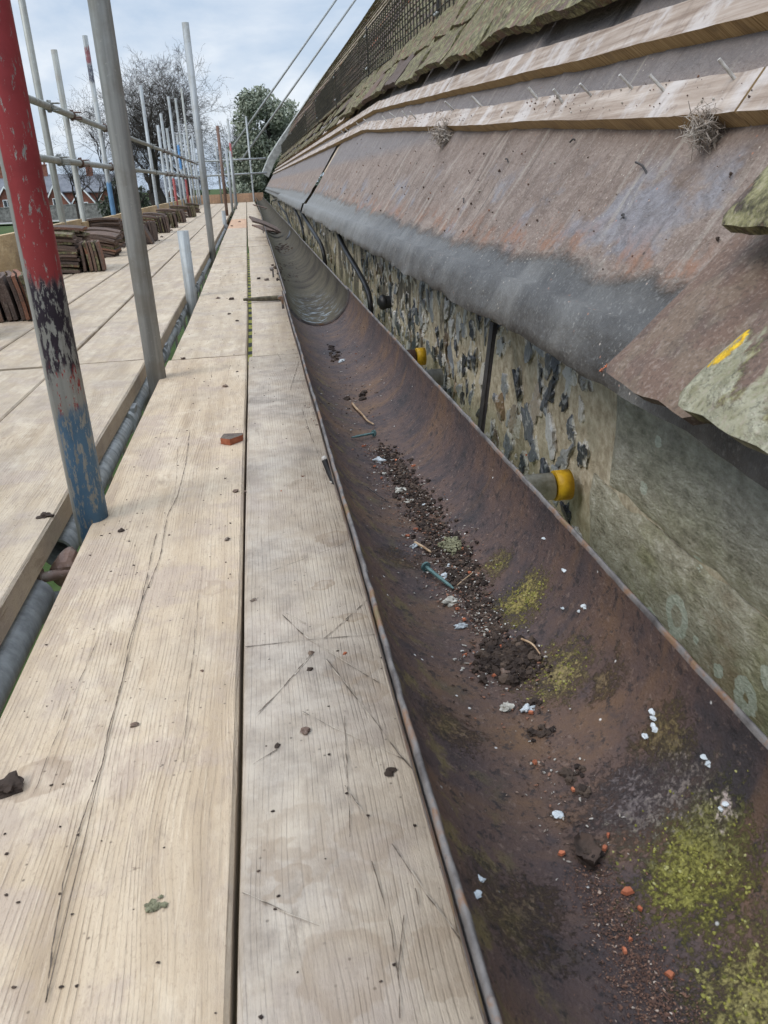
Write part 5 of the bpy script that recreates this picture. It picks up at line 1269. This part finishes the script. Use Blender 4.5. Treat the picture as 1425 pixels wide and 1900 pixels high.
def house(px0, px1, ridge, eaves, gables, label, chim=(), y=HY):
    a = at(px0, 360, y); b = at(px1, 360, y); k = y/FOC
    z = lambda px, py: at(px, py, y).z
    zr = z((px0+px1)/2, ridge); ze = z((px0+px1)/2, eaves); x0, x1 = a.x, b.x
    o = empty('house', ((x0+x1)/2, y, GZ0), label, 'house', 'houses beyond the boundary wall')
    mb = MB(); mb.box(((x0+x1)/2, y+3.5, (GZ0+ze)/2), (x1-x0, 7, ze-GZ0)); child(mb.build('wall', BRICK), o)
    mb = MB(); v = [(x0-.4, y-.4, ze-.1), (x1+.4, y-.4, ze-.1), (x1+.4, y+3.5, zr), (x0-.4, y+3.5, zr), (x0-.4, y+7.4, ze-.1), (x1+.4, y+7.4, ze-.1)]
    mb.add(v, [(0, 1, 2, 3), (3, 2, 5, 4)]); mb.add([(q[0], q[1], q[2]-.15) for q in v], [(3, 2, 1, 0), (4, 5, 2, 3)]); rf = child(mb.build('roof', SLATE), o)
    mb = MB(); mb.add([(x0, y, ze), (x0, y+7, ze), (x0, y+3.5, zr-.1), (x1, y, ze), (x1, y+7, ze), (x1, y+3.5, zr-.1)], [(0, 2, 1), (3, 4, 5)]); child(mb.build('end_gable', BRICK), o)
    for px in chim:
        mb = MB(); c = at(px, ridge, y); mb.box((c.x, y+3.5, zr+.5), (1.1, .8, 2.2)); mb.box((c.x, y+3.5, zr+1.62), (1.3, 1.0, .16))
        for q in (-.3, .3): mb.tube([(c.x+q, y+3.5, zr+1.7), (c.x+q, y+3.5, zr+2.25)], .16, 8)
        child(mb.build('chimney', BRICK), o)
    for px, py, hw, hh in gables:
        p = at(px, py, y); W_ = hw*k; Hh = hh*k; yf = y-.9
        mb = MB(); mb.add([(p.x-W_, yf, GZ0), (p.x+W_, yf, GZ0), (p.x+W_, yf, p.z-Hh), (p.x, yf, p.z), (p.x-W_, yf, p.z-Hh)], [(0, 1, 2, 3, 4)])
        mb.add([(p.x-W_, yf, GZ0), (p.x-W_, y+.1, GZ0), (p.x-W_, y+.1, p.z-Hh), (p.x-W_, yf, p.z-Hh), (p.x+W_, yf, GZ0), (p.x+W_, y+.1, GZ0), (p.x+W_, y+.1, p.z-Hh), (p.x+W_, yf, p.z-Hh)], [(0, 3, 2, 1), (4, 5, 6, 7)])
        g = child(mb.build('gable', BRICK), o)
        mb = MB(); ov = .35
        for s_ in (-1, 1):
            q = [(p.x, yf-ov, p.z+.12), (p.x+s_*(W_+.5), yf-ov, p.z-Hh*(W_+.5)/W_+.12), (p.x+s_*(W_+.5), y+3.4, p.z-Hh*(W_+.5)/W_+.12), (p.x, y+3.4, p.z+.12)]; mb.add(q, [(0, 1, 2, 3) if s_ < 0 else (3, 2, 1, 0)])
        child(mb.build('gable_roof', SLATE), o)
        mb = MB()
        for s_ in (-1, 1):
            e = Vector((p.x+s_*(W_+.5), yf-ov-.03, p.z-Hh*(W_+.5)/W_+.10)); t_ = Vector((p.x, yf-ov-.03, p.z+.10)); dn_ = Vector((0, 0, -.36)); bk = Vector((0, .12, 0))
            mb.add([t_, e, e+dn_, t_+dn_, t_+bk, e+bk, e+dn_+bk, t_+dn_+bk], [(0, 1, 2, 3), (7, 6, 5, 4), (0, 4, 5, 1), (3, 2, 6, 7), (1, 5, 6, 2), (0, 3, 7, 4)])
        child(mb.build('bargeboard', PAINT), o)
        wz = p.z-Hh-.2; mb = MB(); mb.box((p.x, yf-.03, wz), (1.5, .1, 1.3)); f = child(mb.build('window', PAINT), o)
        mb = MB()
        for s_ in (-1, 1): mb.box((p.x+s_*.34, yf-.10, wz), (.54, .05, 1.05))
        pn = mb.build('pane', GLASS); pn.parent = f; pn.location = -o.location-f.location
house(40, 136, 323, 356, [(102, 341, 17, 26)], 'slate roofed brick house with a white gable, left of the outer poles', (74,))
house(137, 232, 322, 354, [(152, 346, 21, 28), (197, 346, 19, 26)], 'slate roofed brick house with two white gables between the poles', (160, 222), 163)
house(292, 345, 332, 362, [(318, 344, 14, 22)], 'small house with a white gable seen between the far poles', (), 168)
house(-60, 38, 328, 358, [(10, 346, 18, 24)], 'brick house at the left picture edge behind the red pole', (-10,), 165)
